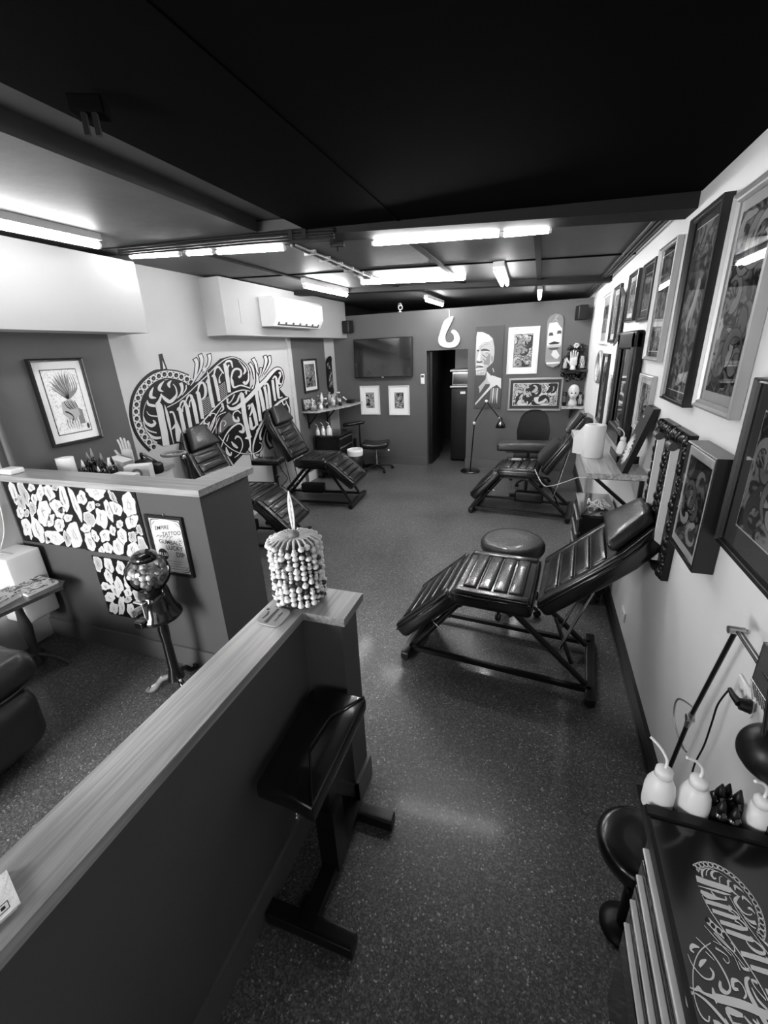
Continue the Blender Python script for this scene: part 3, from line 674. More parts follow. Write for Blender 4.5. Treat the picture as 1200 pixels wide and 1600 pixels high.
# ------------------------------------------------------------------ stools, chairs, arm rests
def star_base(t, r, zc_, mt='metal_black', n=5, col_top=.42, rc=.025):
    m = MB()
    build('gas_column', MB().tube([(0, 0, zc_), (0, 0, col_top*.62)], rc, n=14).tube([(0, 0, col_top*.6), (0, 0, col_top)], rc*.6, n=12), M['chrome'], t, local=True)
    for k in range(n):
        a = 2*PI*k/n+.3; c, s_ = math.cos(a), math.sin(a)
        lg = build('leg', MB().tube([(0, 0, zc_), (c*r*.5, s_*r*.5, zc_), (c*r, s_*r, .06)], [.024, .02, .013], n=8), M[mt], t, local=True)
        wm = MB()
        for d_ in (-.011, .011): wm.tube([(c*r-s_*(d_-.006), s_*r+c*(d_-.006), .026), (c*r-s_*(d_+.006), s_*r+c*(d_+.006), .026)], .026, n=14)
        build('castor', wm, M['black'], lg, local=True)
def round_stool(label, loc, r=.2, z=.55, saddle=False, thick=.08):
    t = thing('stool', label, 'stool', loc, .4)
    m = MB()
    m.lathe([(.001, z-thick), (r*.9, z-thick), (r, z-thick*.6), (r, z-thick*.3), (r*.93, z-.008), (r*.8, z), (r*.4, z-.004), (.001, z-.006)], n=36)
    build('seat', m, M['leather_worn' if not saddle else 'leather'], t, local=True)
    build('seat_plate', MB().box((-.09, -.09, z-thick-.02), (.09, .09, z-thick)), M['metal_black'], t, local=True)
    if saddle:
        build('column', MB().tube([(0, 0, .02), (0, 0, z-thick-.02)], .02), M['black'], t, local=True)
        build('base', MB().lathe([(.001, 0), (.075, 0), (.075, .015), (.03, .03), (.001, .03)], n=28), M['black'], t, local=True)
    else: star_base(t, .27, .085, 'black', col_top=z-thick-.02)
    return t
round_stool('round black cushioned stool tucked behind the nearest tattoo bed', (-.10, 3.28, 0), .25, .60, thick=.12)
round_stool('dark round stool half hidden left of the black tool cabinet', (.445, 1.16, 0), .135, .48, True)
# square saddle stool by the back wall
t = thing('stool', 'black square seated stool on castors standing by the back wall left of the doorway', 'stool', (-2.70, 7.20, 0), .2)
m = MB().rbox((-.24, -.2, .44), (.24, .2, .52), .035)
m.v = [Vector((v.x, v.y, v.z-.03*math.cos(v.x/.24*PI/2)+(.02 if v.z > .48 else 0))) for v in m.v]
build('seat', m, M['leather'], t, local=True); star_base(t, .29, .09, 'black', col_top=.44)
build('lever', MB().tube([(.05, -.05, .41), (.24, -.16, .40)], .006), M['chrome'], t, local=True)
build('lever_knob', MB().ball((.25, -.165, .40), .018), M['white'], t, local=True)
# task chair
t = thing('task_chair', 'black task chair with rounded back pushed against the back wall', 'chair', (-.02, 6.86, 0), 0)
m = MB(); 
def backfn(u, v):
    x = (u-.5)*2; z = v; w_ = .26*(1-.28*max(0, z-.45)**1.3/.5)*(1-.15*(1-z))
    xx = x*w_; return Vector((xx, .06*(x*x)*-1+.10-.04*math.sin(z*PI), .62+z*.50-.10*abs(x)**3*z))
m.grid(backfn, 14, 12); k = len(m.v); vs = [v+Vector((0, .05, 0)) for v in m.v]; fs = list(m.f); m.add(vs, [f[::-1] for f in fs], 0, True)
nu, nv = 14, 12
edge = [i*(nv+1) for i in range(nu+1)]+[nu*(nv+1)+j for j in range(1, nv+1)]+[i*(nv+1)+nv for i in range(nu-1, -1, -1)]+[j for j in range(nv-1, 0, -1)]
m.f += [[edge[i], edge[(i+1) % len(edge)], edge[(i+1) % len(edge)]+k, edge[i]+k] for i in range(len(edge))]; m.mi += [0]*len(edge); m.sm += [True]*len(edge)
build('backrest', m, M['fabric'], t, local=True)
build('seat', MB().rbox((-.26, -.32, .44), (.26, .14, .53), .04), M['fabric'], t, local=True)
build('back_bar', MB().tube([(0, .1, .46), (0, .19, .52), (0, .17, .80)], .02), M['metal_black'], t, local=True)
star_base(t, .3, .09, 'black', col_top=.44)
# wide padded arm rest board in front of the chair
t = thing('arm_rest', 'long grey topped padded board on a stand between the task chair and the tattoo bed', 'arm rest', (-.06, 6.15, 0), 0)
build('pad', MB().rbox((-.42, -.14, .68), (.42, .14, .80), .035), M['leather_worn'], t, local=True)
build('pad_plate', MB().box((-.3, -.08, .655), (.3, .08, .68)), M['metal_black'], t, local=True)
build('post', MB().tube([(0, 0, .04), (0, 0, .66)], .022), M['metal_black'], t, local=True)
build('base', MB().box((-.22, -.03, 0), (.22, .03, .04)).box((-.03, -.18, 0), (.03, .18, .04)), M['metal_black'], t, local=True)
# the near arm rest beside the centre half wall
t = thing('arm_rest', 'black folded leather arm rest on a steel stand in front of the centre half wall', 'arm rest', (-.665, 1.03, 0), 0)
A = [at_z(397, 1222, .70), at_z(487, 1262, .70), at_z(572, 1084, .72), at_z(486, 1072, .72)]
c0 = Vector((-.665, 1.03, 0)); m = MB(); sub = MB().rbox((0, 0, -.07), (1, 1, 0), .02)
def bil(v):
    p = (A[0]*(1-v.x)+A[1]*v.x)*(1-v.y)+(A[3]*(1-v.x)+A[2]*v.x)*v.y
    return p+Vector((0, 0, v.z*1.0-.012*abs(v.x-.5)*2))-c0
sub = MB(); r_ = .12
sub.rbox((0, 0, -.075), (1, 1, 0), .03); sub.v = [bil(v) for v in sub.v]
pd = build('pad', sub, M['leather'], t, local=True)
sm = MB()
sm.tube([bil(Vector((.98, .02, .004))), bil(Vector((.55, .38, .014))), bil(Vector((.62, .7, .012))), bil(Vector((.98, .98, .004)))], .004, n=6)
build('stitched_seam', sm, M['black_gloss'], pd, local=True)
build('pad_plate', MB().box((-.07, -.13, .60), (.07, .13, .635)), M['metal_black'], t, local=True)
build('post', MB().box((-.025, -.03, .30), (.025, .03, .61)), M['metal_black'], t, local=True)
build('outer_post', MB().box((-.04, -.045, .04), (.04, .045, .38)), M['metal_black'], t, local=True)
build('base_rail', MB().box((-.03, -.26, .02), (.03, .24, .07)), M['metal_black'], t, local=True)
for yy in (-.24, .22): build('cross_foot', MB().rbox((-.17, yy-.03, 0), (.19, yy+.03, .06), .006), M['metal_black'], t, local=True)
kn = MB(); kc = Vector((-.10, -.06, .36)); kn.tube([kc+Vector((.06, .0, 0)), kc], .006); 
for k in range(8):
    a = 2*PI*k/8; kn.ball(kc+Vector((0, math.cos(a)*.02, math.sin(a)*.02)), .008, n=8)
kn.ball(kc, .014, n=10); build('adjusting_knob', kn, M['chrome'], t, local=True)
# arm rest on a post by the bed behind the sticker wall
t = thing('arm_rest', 'black padded arm rest on a post beside the bed in front of the mural', 'arm rest', (-3.03, 4.42, 0), math.radians(8))
build('pad', MB().rbox((-.24, -.1, .80), (.12, .12, .87), .02), M['leather'], t, local=True)
build('post', MB().box((.0, -.02, .04), (.04, .02, .80)), M['metal_black'], t, local=True)
build('adjusting_knob', MB().ball((.06, -.03, .66), .025), M['black_gloss'], t, local=True)
build('base', MB().box((-.2, -.03, 0), (.2, .03, .04)).box((-.03, -.2, 0), (.03, .2, .04)), M['metal_black'], t, local=True)
# arm rest left of the square stool
t = thing('arm_rest', 'narrow black arm rest on a tall post left of the square stool', 'arm rest', (-3.06, 7.34, 0), .2)
build('pad', MB().rbox((-.2, -.07, .80), (.2, .07, .86), .02, T=Tm((0, 0, 0), ry=-.12)), M['leather'], t, local=True)
build('post', MB().tube([(0, 0, .03), (0, 0, .81)], .018), M['metal_black'], t, local=True)
build('sleeve', MB().tube([(-.1, 0, .03), (-.1, 0, .55)], .035, n=14), M['metal_black'], t, local=True)
build('base', MB().box((-.2, -.03, 0), (.2, .03, .04)).box((-.03, -.2, 0), (.03, .2, .04)), M['metal_black'], t, local=True)

# ------------------------------------------------------------------ cabinets
# near black tool cabinet with the glass top
CX0, CX1, CY0, CY1, CZ = .335, .66, .10, .895, .95
t = thing('tool_cabinet', 'gloss black drawer cabinet with white lettering on its glass top, bottom right corner', 'cabinet', ((CX0+CX1)/2, (CY0+CY1)/2, 0))
def tag_build(n, m, mt, p): return build(n, m, mt, p)
build('body', MB().box((CX0+.02, CY0, .10), (CX1, CY1, CZ-.03)), M['black_gloss'], t)
build('top_rim', MB().box((CX0, CY1-.012, CZ-.03), (CX1, CY1+.012, CZ+.008)).box((CX0-.004, CY0, CZ-.03), (CX0+.006, CY1+.012, CZ+.003)).box((CX1-.006, CY0, CZ-.03), (CX1, CY1, CZ+.003)), M['metal_black'], t)
gt = build('glass_top', MB().box((CX0+.006, CY0, CZ-.03), (CX1-.006, CY1-.012, CZ)), M['black_gloss'], t)
mb = MB(M['paint_white'], M['ink'], M['grey_dark'])
def top_fn(x, y, dz):
    p = at_x(*z1(x, y), XL)
    return Vector((min(.462+(p.z-1.62)*.145, CX1-.01), .805-(p.y-3.12)*.145, CZ+.0006+dz*.00012))
lettering(mb, top_fn, 1, 0, 2, backing=False)
build('lettering', mb, None, gt)
for k in range(5):
    z1_ = CZ-.033-k*.10
    dr = build('drawer', MB().rbox((CX0+.004, CY0+.02, z1_-.092), (CX0+.03, CY1-.03, z1_), .004), M['black_gloss'], t)
    if k < 4: build('handle', MB().rbox((CX0-.011, CY0+.04, z1_-.025), (CX0+.004, CY1-.06, z1_-.017), .003), M['cream'], dr)
    else: build('lock', MB().tube([(CX0-.004, .55, z1_-.04), (CX0+.01, .55, z1_-.04)], .008), M['chrome'], dr)
for x in (CX0+.05, CX1-.05):
    for y in (CY0+.06, CY1-.06):
        build('castor', MB().tube([(x-.012, y, .04), (x+.012, y, .04)], .04, n=18).box((x-.02, y-.02, .05), (x+.02, y+.02, .10)), M['black'], t)
# squeeze bottles and ink bottles on the cabinet
def squeeze_bottle(label, c, r=.034, h=.10, spout=True, ang=0, group=None, mt='white'):
    t = thing('squeeze_bottle', label, 'bottle', c, ang, group or 'white squeeze bottles')
    build('body', MB().lathe([(.001, 0), (r, 0), (r*1.03, .01), (r*1.03, h*.55), (r*.95, h*.72), (r*.7, h*.9), (r*.45, h), (.001, h)], n=24), M[mt], t, local=True)
    cp = build('cap', MB().lathe([(.001, h), (r*.6, h), (r*.58, h+.018), (r*.3, h+.026), (.001, h+.026)], n=16), M[mt], t, local=True)
    if spout: build('spout', MB().tube(catmull([(0, 0, h+.02), (.0, 0, h+.05), (-.018, 0, h+.075), (-.045, 0, h+.09)], 5), .0035), M[mt], cp, local=True)
    return t
build('rear_shelf', MB().box((CX0, CY1+.013, CZ-.045), (CX1, CY1+.10, CZ-.035)), M['metal_black'], t)
zc_ = CZ-.034
squeeze_bottle('white squeeze bottle with curved spout standing leftmost on the near cabinet', (.372, .948, zc_), .034, .105, ang=-.6)
squeeze_bottle('white squeeze bottle second from the left on the near cabinet', (.446, .945, zc_), .034, .105, ang=.3)
squeeze_bottle('smaller white bottle between black ink bottles on the near cabinet', (.578, .948, zc_), .030, .085, True, .5)
def ink_bottle(label, c, r=.014, h=.045, group='ink bottles', mt='black_gloss', tip='black'):
    t = thing('ink_bottle', label, 'bottle', c, 0, group)
    build('body', MB().lathe([(.001, 0), (r, 0), (r, h*.8), (r*.5, h), (.001, h)], n=16), M[mt], t, local=True)
    build('cap', MB().lathe([(.001, h), (r*.62, h), (r*.55, h*1.12), (r*.12, h*1.5), (.001, h*1.5)], n=12), M[tip], t, local=True)
    return t
for i, (x, y, s_) in enumerate(((.498, .930, 1.1), (.524, .925, 1.0), (.505, .968, 1.2), (.540, .962, 1.2), (.53, .990, 1.0))):
    ink_bottle('little black ink bottle in the cluster on the near cabinet', (x, y, zc_), .016*s_, .055*s_, 'black ink bottles on the near cabinet')
ink_bottle('black ink bottle near the wall at the right end of the near cabinet', (.628, .96, zc_), .016, .085, None)
m = MB().lathe([(.001, 0), (.026, 0), (.026, .07), (.024, .075), (.001, .075)], (.632, .940, CZ-.034), n=24); single('steel_cup', m, M['steel'], 'small brushed steel cup at the right edge of the near cabinet', 'cup')
# desk lamp clamped behind the cabinet
P0, P1, P2, P3 = at_x(1040, 1215, .60), at_x(1078, 1122, .61), at_x(1150, 985, .62), at_x(1205, 1068, .60)
t = thing('desk_lamp', 'black articulated lamp clamped behind the near cabinet with a dark dome shade', 'lamp', (P0.x, P0.y, P0.z))
Q = P0+(P0-P1)*.8
build('lower_arm', MB().tube([Q, P1], .008, n=8), M['metal_black'], t); build('elbow', MB().tube([P1-Vector((.012, 0, 0)), P1+Vector((.012, 0, 0))], .013, n=12).tube([P1+(P0-P1)*.12, P1+(P2-P1)*.06], .010), M['steel'], t)
build('middle_arm', MB().tube([P1, P2], .0075, n=8), M['metal_black'], t); build('knee', MB().tube([P2-Vector((.02, 0, 0)), P2+Vector((.022, 0, 0))], .012, n=12).ball(P2+Vector((.028, 0, 0)), .008), M['steel'], t)
build('upper_arm', MB().tube([P2, P3], .004, n=8).tube([P2+Vector((.012, 0, .0)), P3+Vector((.012, 0, 0))], .003, n=8), M['metal_black'], t)
build('cable', MB().tube(catmull([tuple(P1+(P2-P1)*.13), tuple(P1+Vector((-.015, .09, .0))), tuple(P1+Vector((-.015, .085, -.09))), tuple(P1+Vector((0, .02, -.14))), tuple(P1+Vector((0, -.04, -.12)))], 6), .0035), M['steel'], t)
build('clamp', MB().box((P0.x-.015, CY1+.013, CZ-.06), (P0.x+.015, CY1+.05, CZ+.02)), M['metal_black'], t)
D = Vector((.60, 1.013, 1.099)); T = Tm(tuple(D), ry=math.radians(-50), rx=math.radians(12)) @ Matrix.Scale(.69, 4)
m = MB(); pr = [(.001, .10), (.03, .096), (.06, .08), (.085, .05), (.097, .01), (.10, -.03), (.10, -.06), (.097, -.06), (.094, .01), (.08, .048), (.055, .076), (.001, .094)]
m.lathe([(a, b_) for a, b_ in pr], (0, 0, 0), n=32, T=T); build('shade', m, M['black'], t); build('shade_neck', MB().tube([T @ Vector((.03, 0, .09)), P3], .005, n=8), M['metal_black'], t)
# wall sockets
def socket(label, y, z, plug=False, w_=.115):
    t = thing('wall_socket', label, 'socket', (XR, y, z))
    build('plate', MB().rbox((XR-.012, y-w_/2, z-.037), (XR-.0005, y+w_/2, z+.037), .005), M['white'], t)
    build('switch', MB().box((XR-.016, y-.02, z+.008), (XR-.012, y-.006, z+.024)), M['white'], t)
    build('switch', MB().box((XR-.016, y+.008, z+.008), (XR-.012, y+.022, z+.024)), M['white'], t)
socket('white double wall socket with a black plug beside the desk lamp', 1.34, 1.0)
socket('white wall socket low on the right wall past the nearest bed', 2.93, .26)
pc = at_x(1158, 1100, XR-.035)
t = thing('power_lead', 'black plug and lead running from the wall socket down to the cabinet', 'cable', tuple(pc))
build('plug', MB().tube([pc+Vector((.022, -.005, .0)), pc+Vector((-.005, .0, 0))], [.022, .017], n=14).tube([pc+Vector((-.004, .0, 0)), pc+Vector((-.012, .03, .004)), pc+Vector((-.012, .055, .006))], [.012, .009, .006]), M['black'], t)
ps = [tuple(pc+Vector((-.012, .055, .006)))]+[tuple(at_x(x, y, .635)) for x, y in ((1122, 1100), (1112, 1130), (1100, 1165), (1085, 1195), (1078, 1225))]
build('lead', MB().tube(catmull(ps, 5), .003), M['black'], t)
# perforated metal basket on the wall at the right edge
c = at_x(1216, 1075, .65); t = thing('wall_basket', 'pierced silver metal basket fixed to the wall at the right edge above the lamp', 'basket', tuple(c))
build('basket_wall', MB().box((.60, c.y-.12, c.z+.0), (.604, c.y+.02, c.z+.12)).box((.60, c.y+.016, c.z), (XR-.001, c.y+.02, c.z+.12)), M['steel'], t)
m = MB()
for k in range(7): m.tube([(.60+.012*k, c.y+.02, c.z), (.606+.012*k, c.y+.0, c.z-.05)], .0018, n=6)
for k in range(10): m.tube([(.602, c.y+.02-.014*k, c.z), (.615, c.y+.01-.014*k, c.z-.05)], .0018, n=6)
m.tube([(.602, c.y+.02, c.z), (.602, c.y-.12, c.z)], .003); build('wire_rim', m, M['chrome'], t)

# ------------------------------------------------------------------ left and back wall pictures
p = [at_x(40, 557, XL+.03), at_x(130, 562, XL+.03), at_x(160, 676, XL+.03), at_x(88, 694, XL+.03)]
def wing_art(mb, aw, ah, yy):
    W_ = lambda o: (lambda u, v: (u*aw, yy-o, v*ah))
    for k in range(9):                       # feathers fanning up from the helmet
        a = 1.2+k*.17; stroke(mb, [(.15, .05, .10), (.15+.55*math.cos(a), .05+.5*math.sin(a), .13), (.1+1.0*math.cos(a), .05+.88*math.sin(a), .02)], W_(.0002+.00003*k), 3 if k % 2 else 4, 4)
        stroke(mb, [(.15, .05, .03), (.12+.9*math.cos(a+.06), .05+.8*math.sin(a+.06), .02)], W_(.0005), 1, 3)
    for k in range(5): stroke(mb, [(.2, .1, .05), (.3+.12*k, .4, .07), (.25+.12*k, .85, .02)], W_(.0006+.00003*k), 3, 4)
    poly(mb, [(-.35, .0), (.2, .1), (.5, -.1), (.55, -.45), (.2, -.6), (-.2, -.55), (-.45, -.35)], W_(.0008), 4)
    for k in range(7): stroke(mb, [(-.2+.1*k, .02, .03), (-.1+.1*k, -.15, .05), (.1+.07*k, -.25, .02)], W_(.001+.00003*k), 3 if k % 2 else 1, 4)
    stroke(mb, [(-.3, -.3, .04), (-.1, -.35, .06), (.1, -.5, .05), (-.1, -.7, .03)], W_(.0013), 1, 4)
    for k in range(6): stroke(mb, [(-.3+.14*k, -.55, .05), (-.35+.16*k, -.72, .04), (-.28+.14*k, -.88, .02)], W_(.0014), 3, 4)
    poly(mb, [(.45, -.2), (.75, -.3), (.75, -.75), (.4, -.75)], W_(.0004), 3)
    disc(mb, .85, -.85, .09, W_(.0015), 5)
t = picture('framed_picture', 'dark framed white print of a winged helmet figure on the grey left wall', 'picture', (XL+.001, (p[0].y+p[2].y)/2, 1.775), .43, .66, RZL, fw=.022, fd=.035, fm='frame_black', mw=.055, art=9, extra=wing_art, glass=False)
picture('framed_picture', 'narrow black framed picture on the grey panel above the glassware shelf', 'picture', (XL+.013, 6.62, 1.72), .48, .52, RZL, fw=.03, fd=.03, mw=.05, art=8, extra=flourish(31, 9, (1, 3), .03))
def back_pic(label, x0, x1, z0, z1_, **k): return picture('framed_picture', label, 'picture', ((x0+x1)/2, YB-.001, (z0+z1_)/2), x1-x0, z1_-z0, 0, group='framed pictures on the back wall', **k)
back_pic('left of the two small white framed prints under the television', -3.13, -2.75, .94, 1.46, fw=.03, fm='frame_white', mw=.085, art=8, extra=flourish(41, 10, (1, 3, 4), .04), glass=False)
back_pic('right of the two small white framed prints under the television', -2.57, -2.18, .93, 1.455, fw=.03, fm='frame_white', mw=.085, art=6, extra=flourish(42, 10, (1, 3, 4), .04), glass=False)
back_pic('upright white framed drawing of a crouching figure right of the portrait canvas', -.515, -.04, 1.60, 2.31, fw=.035, fm='frame_white', mw=.065, art=8, extra=flourish(43, 16, (1, 3, 4, 3), .05), glass=False)
back_pic('wide silver framed drawing with white swirling clouds below the upright white frame', -.465, .375, 1.015, 1.535, fw=.03, fm='frame_silver', mw=.05, mm='mount_dark', art=8, extra=flourish(44, 30, (2, 4, 2, 1), .06), glass=False)
# portrait canvas of an old man
c = ((-1.025-.585)/2, YB-.001, 1.705)
t = thing('portrait_canvas', 'tall unframed canvas with half the face of a stern bald old man', 'painting', c, 0)
build('canvas', MB().box((-.22, -.025, -.645), (.22, 0, .645)), M['grey_dark'], t, local=True)
mb = MB(M['grey_wall'], M['ink'], M['paint_white'], M['grey_mid'], M['grey_light'], M['grey_dark'])
X0, Y0 = 735, 500
def pf(o):
    def f(x, y):
        u = (x-62)/(415-62) if False else None
        q = at_y(X0+x/8, Y0+y/8, YB-.026)
        return (max(-.219, min(.219, q.x-c[0])), -.0255-o, max(-.644, min(.644, q.z-c[2])))
    return f
poly(mb, [(85,150),(150,150),(230,185),(280,230),(300,340),(300,420),(285,520),(250,560),(205,600),(200,650),(180,690),(70,690),(60,500),(70,300)], pf(.0002), 4)
poly(mb, [(85,150),(150,150),(230,185),(270,240),(230,270),(130,320),(75,380),(75,220)], pf(.0004), 2)
for i, (st, m_) in enumerate((([(85,385,26),(110,380,14)], 5), ([(130,380,14),(180,372,30),(240,385,12)], 5), ([(165,400,6),(205,400,22),(240,405,6)], 2), ([(180,408,4),(208,412,10),(235,410,4)], 1),
    ([(120,390,10),(110,450,30),(100,505,40)], 2), ([(75,520,16),(110,530,20),(150,520,14)], 5), ([(150,430,8),(200,470,8),(240,450,5)], 5), ([(110,340,6),(160,290,7),(225,280,5)], 3), ([(120,360,5),(170,310,7),(235,300,5)], 3),
    ([(150,480,10),(180,510,18),(170,560,16)], 3), ([(70,590,12),(110,585,14),(160,590,10)], 1), ([(65,620,14),(120,610,22),(170,600,14)], 2), ([(70,660,14),(120,650,24),(170,640,12)], 2), ([(80,640,6),(120,630,6),(160,620,5)], 3),
    ([(265,440,30),(275,500,26),(262,540,18)], 4), ([(270,450,10),(270,520,8)], 5), ([(205,560,60),(225,480,50),(240,420,20)], 3), ([(280,600,10),(290,640,12),(300,650,6)], 4))):
    stroke(mb, st, pf(.0006+i*.00006), m_, 4)
stroke(mb, [(70,560,20),(120,552,26),(170,570,18)], pf(.0018), 2, 4); stroke(mb, [(75,560,5),(120,575,5),(165,585,5)], pf(.0019), 5, 3)
for i in range(5): stroke(mb, [(85+18*i, 640, 4), (88+18*i, 665, 5), (86+18*i, 690, 3)], pf(.002+i*.00003), 3, 3)
poly(mb, [(205,640),(260,700),(265,800),(190,800),(110,920),(100,840),(190,740)], pf(.0007), 4)
poly(mb, [(265,690),(385,730),(385,860),(330,810),(260,850),(60,1065),(60,1040),(240,830)], pf(.0018), 2)
poly(mb, [(205,640),(262,700),(262,800),(215,760)], pf(.002), 2)
poly(mb, [(60,830),(110,850),(120,1010),(60,1030)], pf(.0016), 5)
for i in range(4): stroke(mb, [(265+i*25, 850, 14), (255+i*25, 950, 18), (240+i*30, 1040, 6)], pf(.0021+i*.0001), 2 if i % 2 else 3, 4)
build('painting', mb, None, t, local=True)
# skateboard decks
def deck(label, c, rotz, ln, wd, tilt, pat, group=None):
    t = thing('skateboard_deck', label, 'skateboard', c, rotz); t.rotation_euler = (0, tilt, rotz); t['group'] = 'skateboard decks hung on the walls'
    def f(u, v, side):
        z = (v-.5)*ln; e = abs(v-.5)*ln; r = wd/2; hw = r if e < ln/2-r else math.sqrt(max(0, r*r-(e-(ln/2-r))**2))
        kick = max(0, e-ln*.34)*.35
        return Vector(((u-.5)*2*hw, -.02-kick*1-.006*side+.004*((u-.5)*2)**2, z))
    m = MB(); m.grid(lambda u, v: f(u, v, 0), 8, 28); m.grid(lambda u, v: f(u, v, 1), 8, 28)
    k = 9*29; ed = [j for j in range(29)]+[8*29+j for j in range(28, -1, -1)]
    m.add([m.v[i] for i in ed]+[m.v[i+k] for i in ed], [(i, (i+1) % 58, 58+(i+1) % 58, 58+i) for i in range(58)])
    build('deck', m, M['grey_mid' if pat is pat_a else 'black'], t, local=True)
    mb = MB(M['black'], M['ink'], M['paint_white'], M['grey_mid'], M['grey_light'], M['grey_dark'])
    def df(o): return lambda x, z: (x*wd/2, f(.5, z/ln+.5, 1).y-.0015-o, z)
    pat(mb, df, ln, wd) if pat else None
    build('graphic', mb, None, t, local=True); return t
def pat_a(mb, df, L, W_):
    poly(mb, [(-.85, .17), (-.7, .26), (.2, .27), (.5, .22), (.88, .17), (.9, -.06), (-.88, -.06)], df(0), 2)
    for x, z, rx, m_ in ((-.45, .10, .05, 5), (.55, .12, .05, 5)): poly(mb, [(x-.3, z-.02), (x+.3, z-.02), (x+.2, z+.025), (x-.2, z+.025)], df(.0004), m_)
    poly(mb, [(-.7, -.03), (0, -.005), (.7, -.03), (.5, -.05), (-.5, -.05)], df(.0005), 1)
    poly(mb, [(-.9, -.06), (.9, -.06), (.85, -.09), (-.85, -.09)], df(.0004), 4)
    poly(mb, [(-.7, -.10), (.7, -.10), (.4, -.13), (-.4, -.13)], df(.0004), 5)
    poly(mb, [(-.1, -.14), (.3, -.13), (.8, -.22), (.5, -.27), (.1, -.25), (-.3, -.2)], df(.0004), 2)
    poly(mb, [(-.85, -.31), (.85, -.31), (.85, -.335), (-.85, -.335)], df(.0004), 2)
    for k in range(4): stroke(mb, [(-.3+.2*k, .28, .012), (0, .32, .01), (.3-.1*k, .36, .01)], df(.0005), 4, 3)
def pat_b(mb, df, L, W_):
    R = random.Random(5)
    for k in range(22):
        z = R.uniform(-L*.33, L*.25); x = R.uniform(-.6, .6); stroke(mb, [(x, z, .012), (x+R.uniform(-.4, .4), z+.02, .02), (x+R.uniform(-.3, .3), z+.05, .01)], df(.0003+k*.00003), R.choice((2, 4, 4, 3)), 3)
deck('pale patterned skateboard deck hung upright on the back wall above the corner chair', (.18, YB-.001, 2.08), 0, .78, .235, -.03, pat_a)
deck('black skateboard deck with white lettering hung on the white strip by the left corner', (XL+.001, 7.35, 1.68), RZL, .66, .24, .02, pat_b)
deck('skateboard deck hung edge-on among the frames of the right wall above the mirror', (XR-.001, 4.78, 2.25), RZR, .5, .2, .0, pat_b)
# television
t = thing('television', 'black flat screen television mounted on the back wall', 'television', (-2.63, YB, 1.93)); t.rotation_euler = (0, 0, 0)
B = Tm((-2.63, YB-.09, 1.93), rx=math.radians(-3))
build('casing', MB().rbox((-.54, -.025, -.33), (.54, .025, .33), .008, T=B), M['black'], t)
build('screen', MB().box((-.525, -.028, -.305), (.525, -.0255, .315), T=B), M['screen'], t)
build('maker_badge', MB().box((-.02, -.029, -.325), (.02, -.026, -.312), T=B), M['steel'], t)
build('wall_bracket', MB().box((-2.75, YB-.07, 1.83), (-2.5, YB-.001, 2.03)), M['metal_black'], t)
# thermostat remote
t = thing('wall_controller', 'small white remote control holder left of the doorway', 'controller', (-1.93, YB, 1.48))
build('holder', MB().rbox((-1.965, YB-.03, 1.47), (-1.895, YB-.001, 1.64), .01), M['white'], t); build('display', MB().box((-1.955, YB-.032, 1.585), (-1.905, YB-.030, 1.625)), M['grey_dark'], t)
# bone hook ornament hanging above the doorway
c = (-1.465, YB-.02, 2.06)
t = thing('hook_ornament', 'white carved fish hook ornament hanging above the doorway', 'ornament', c)
outer = catmull([(-.02, .45), (-.09, .40), (-.15, .25), (-.185, .12), (-.14, .03), (0, -.01), (.13, .02), (.18, .12), (.14, .22), (.07, .27), (.03, .235), (.07, .19), (.08, .12), (.03, .075), (-.05, .09), (-.06, .2), (.0, .32), (.05, .42), (.06, .47), (.0, .455)], 5)
build('hook', MB().prism([(c[0]+x, YB-.03, c[2]+z) for x, z in outer], (0, .018, 0)), M['paint_white'], t)
build('cord', MB().tube([(c[0], YB-.02, 2.50), (c[0]-.01, YB-.01, 2.64)], .004).tube([(c[0]-.02, YB-.022, 2.50), (c[0]+.03, YB-.022, 2.52)], .008), M['cream'], t)
# speakers, camera, air conditioner
def speaker(label, c, rotz):
    t = thing('wall_speaker', label, 'speaker', c, rotz)
    build('cabinet', MB().rbox((-.07, -.075, -.10), (.07, .075, .10), .015), M['black'], t, local=True); build('grille', MB().rbox((-.06, -.083, -.09), (.06, -.073, .09), .004), M['fabric'], t, local=True)
    build('bracket', MB().box((-.015, .07, -.03), (.015, .13, .03)), M['metal_black'], t, local=True)
speaker('small dark wall speaker in the left back corner beneath the ceiling gap', (-3.24, 7.54, 2.47), -.3)
speaker('small dark wall speaker in the right back corner above the shelf', (.52, 7.50, 2.45), .3)
t = thing('security_camera', 'small white security camera above the television at the top of the partition', 'camera', (-2.30, 7.6, 2.66), .2)
build('body', MB().tube([(0, .03, .10), (.02, -.09, .05)], [.035, .04], n=16), M['white'], t, local=True); build('lens', MB().tube([(.02, -.088, .051), (.022, -.096, .047)], .026, n=16), M['black_gloss'], t, local=True)
build('mount_arm', MB().tube([(0, .03, .05), (0, .05, -.005)], .012).tube([(0, .05, 0), (0, .05, -.008)], .03), M['white'], t, local=True)
yA, yB = 5.03, 6.30
t = thing('air_conditioner', 'white split air conditioner mounted on the rear bulkhead', 'air conditioner', (-3.329, (yA+yB)/2, 2.38))
def pr(y): return [(-3.329, y, 2.40), (-3.329, y, 2.735), (-3.14, y, 2.735), (-3.10, y, 2.70), (-3.10, y, 2.50), (-3.16, y, 2.40)]
build('casing', MB().prism(pr(yA), (0, yB-yA, 0)), M['white'], t)
build('outlet', MB().prism([(-3.105, yA+.08, 2.492), (-3.155, yA+.08, 2.408), (-3.158, yA+.08, 2.41), (-3.108, yA+.08, 2.496)], (0, yB-yA-.16, 0)), M['grey_dark'], t)
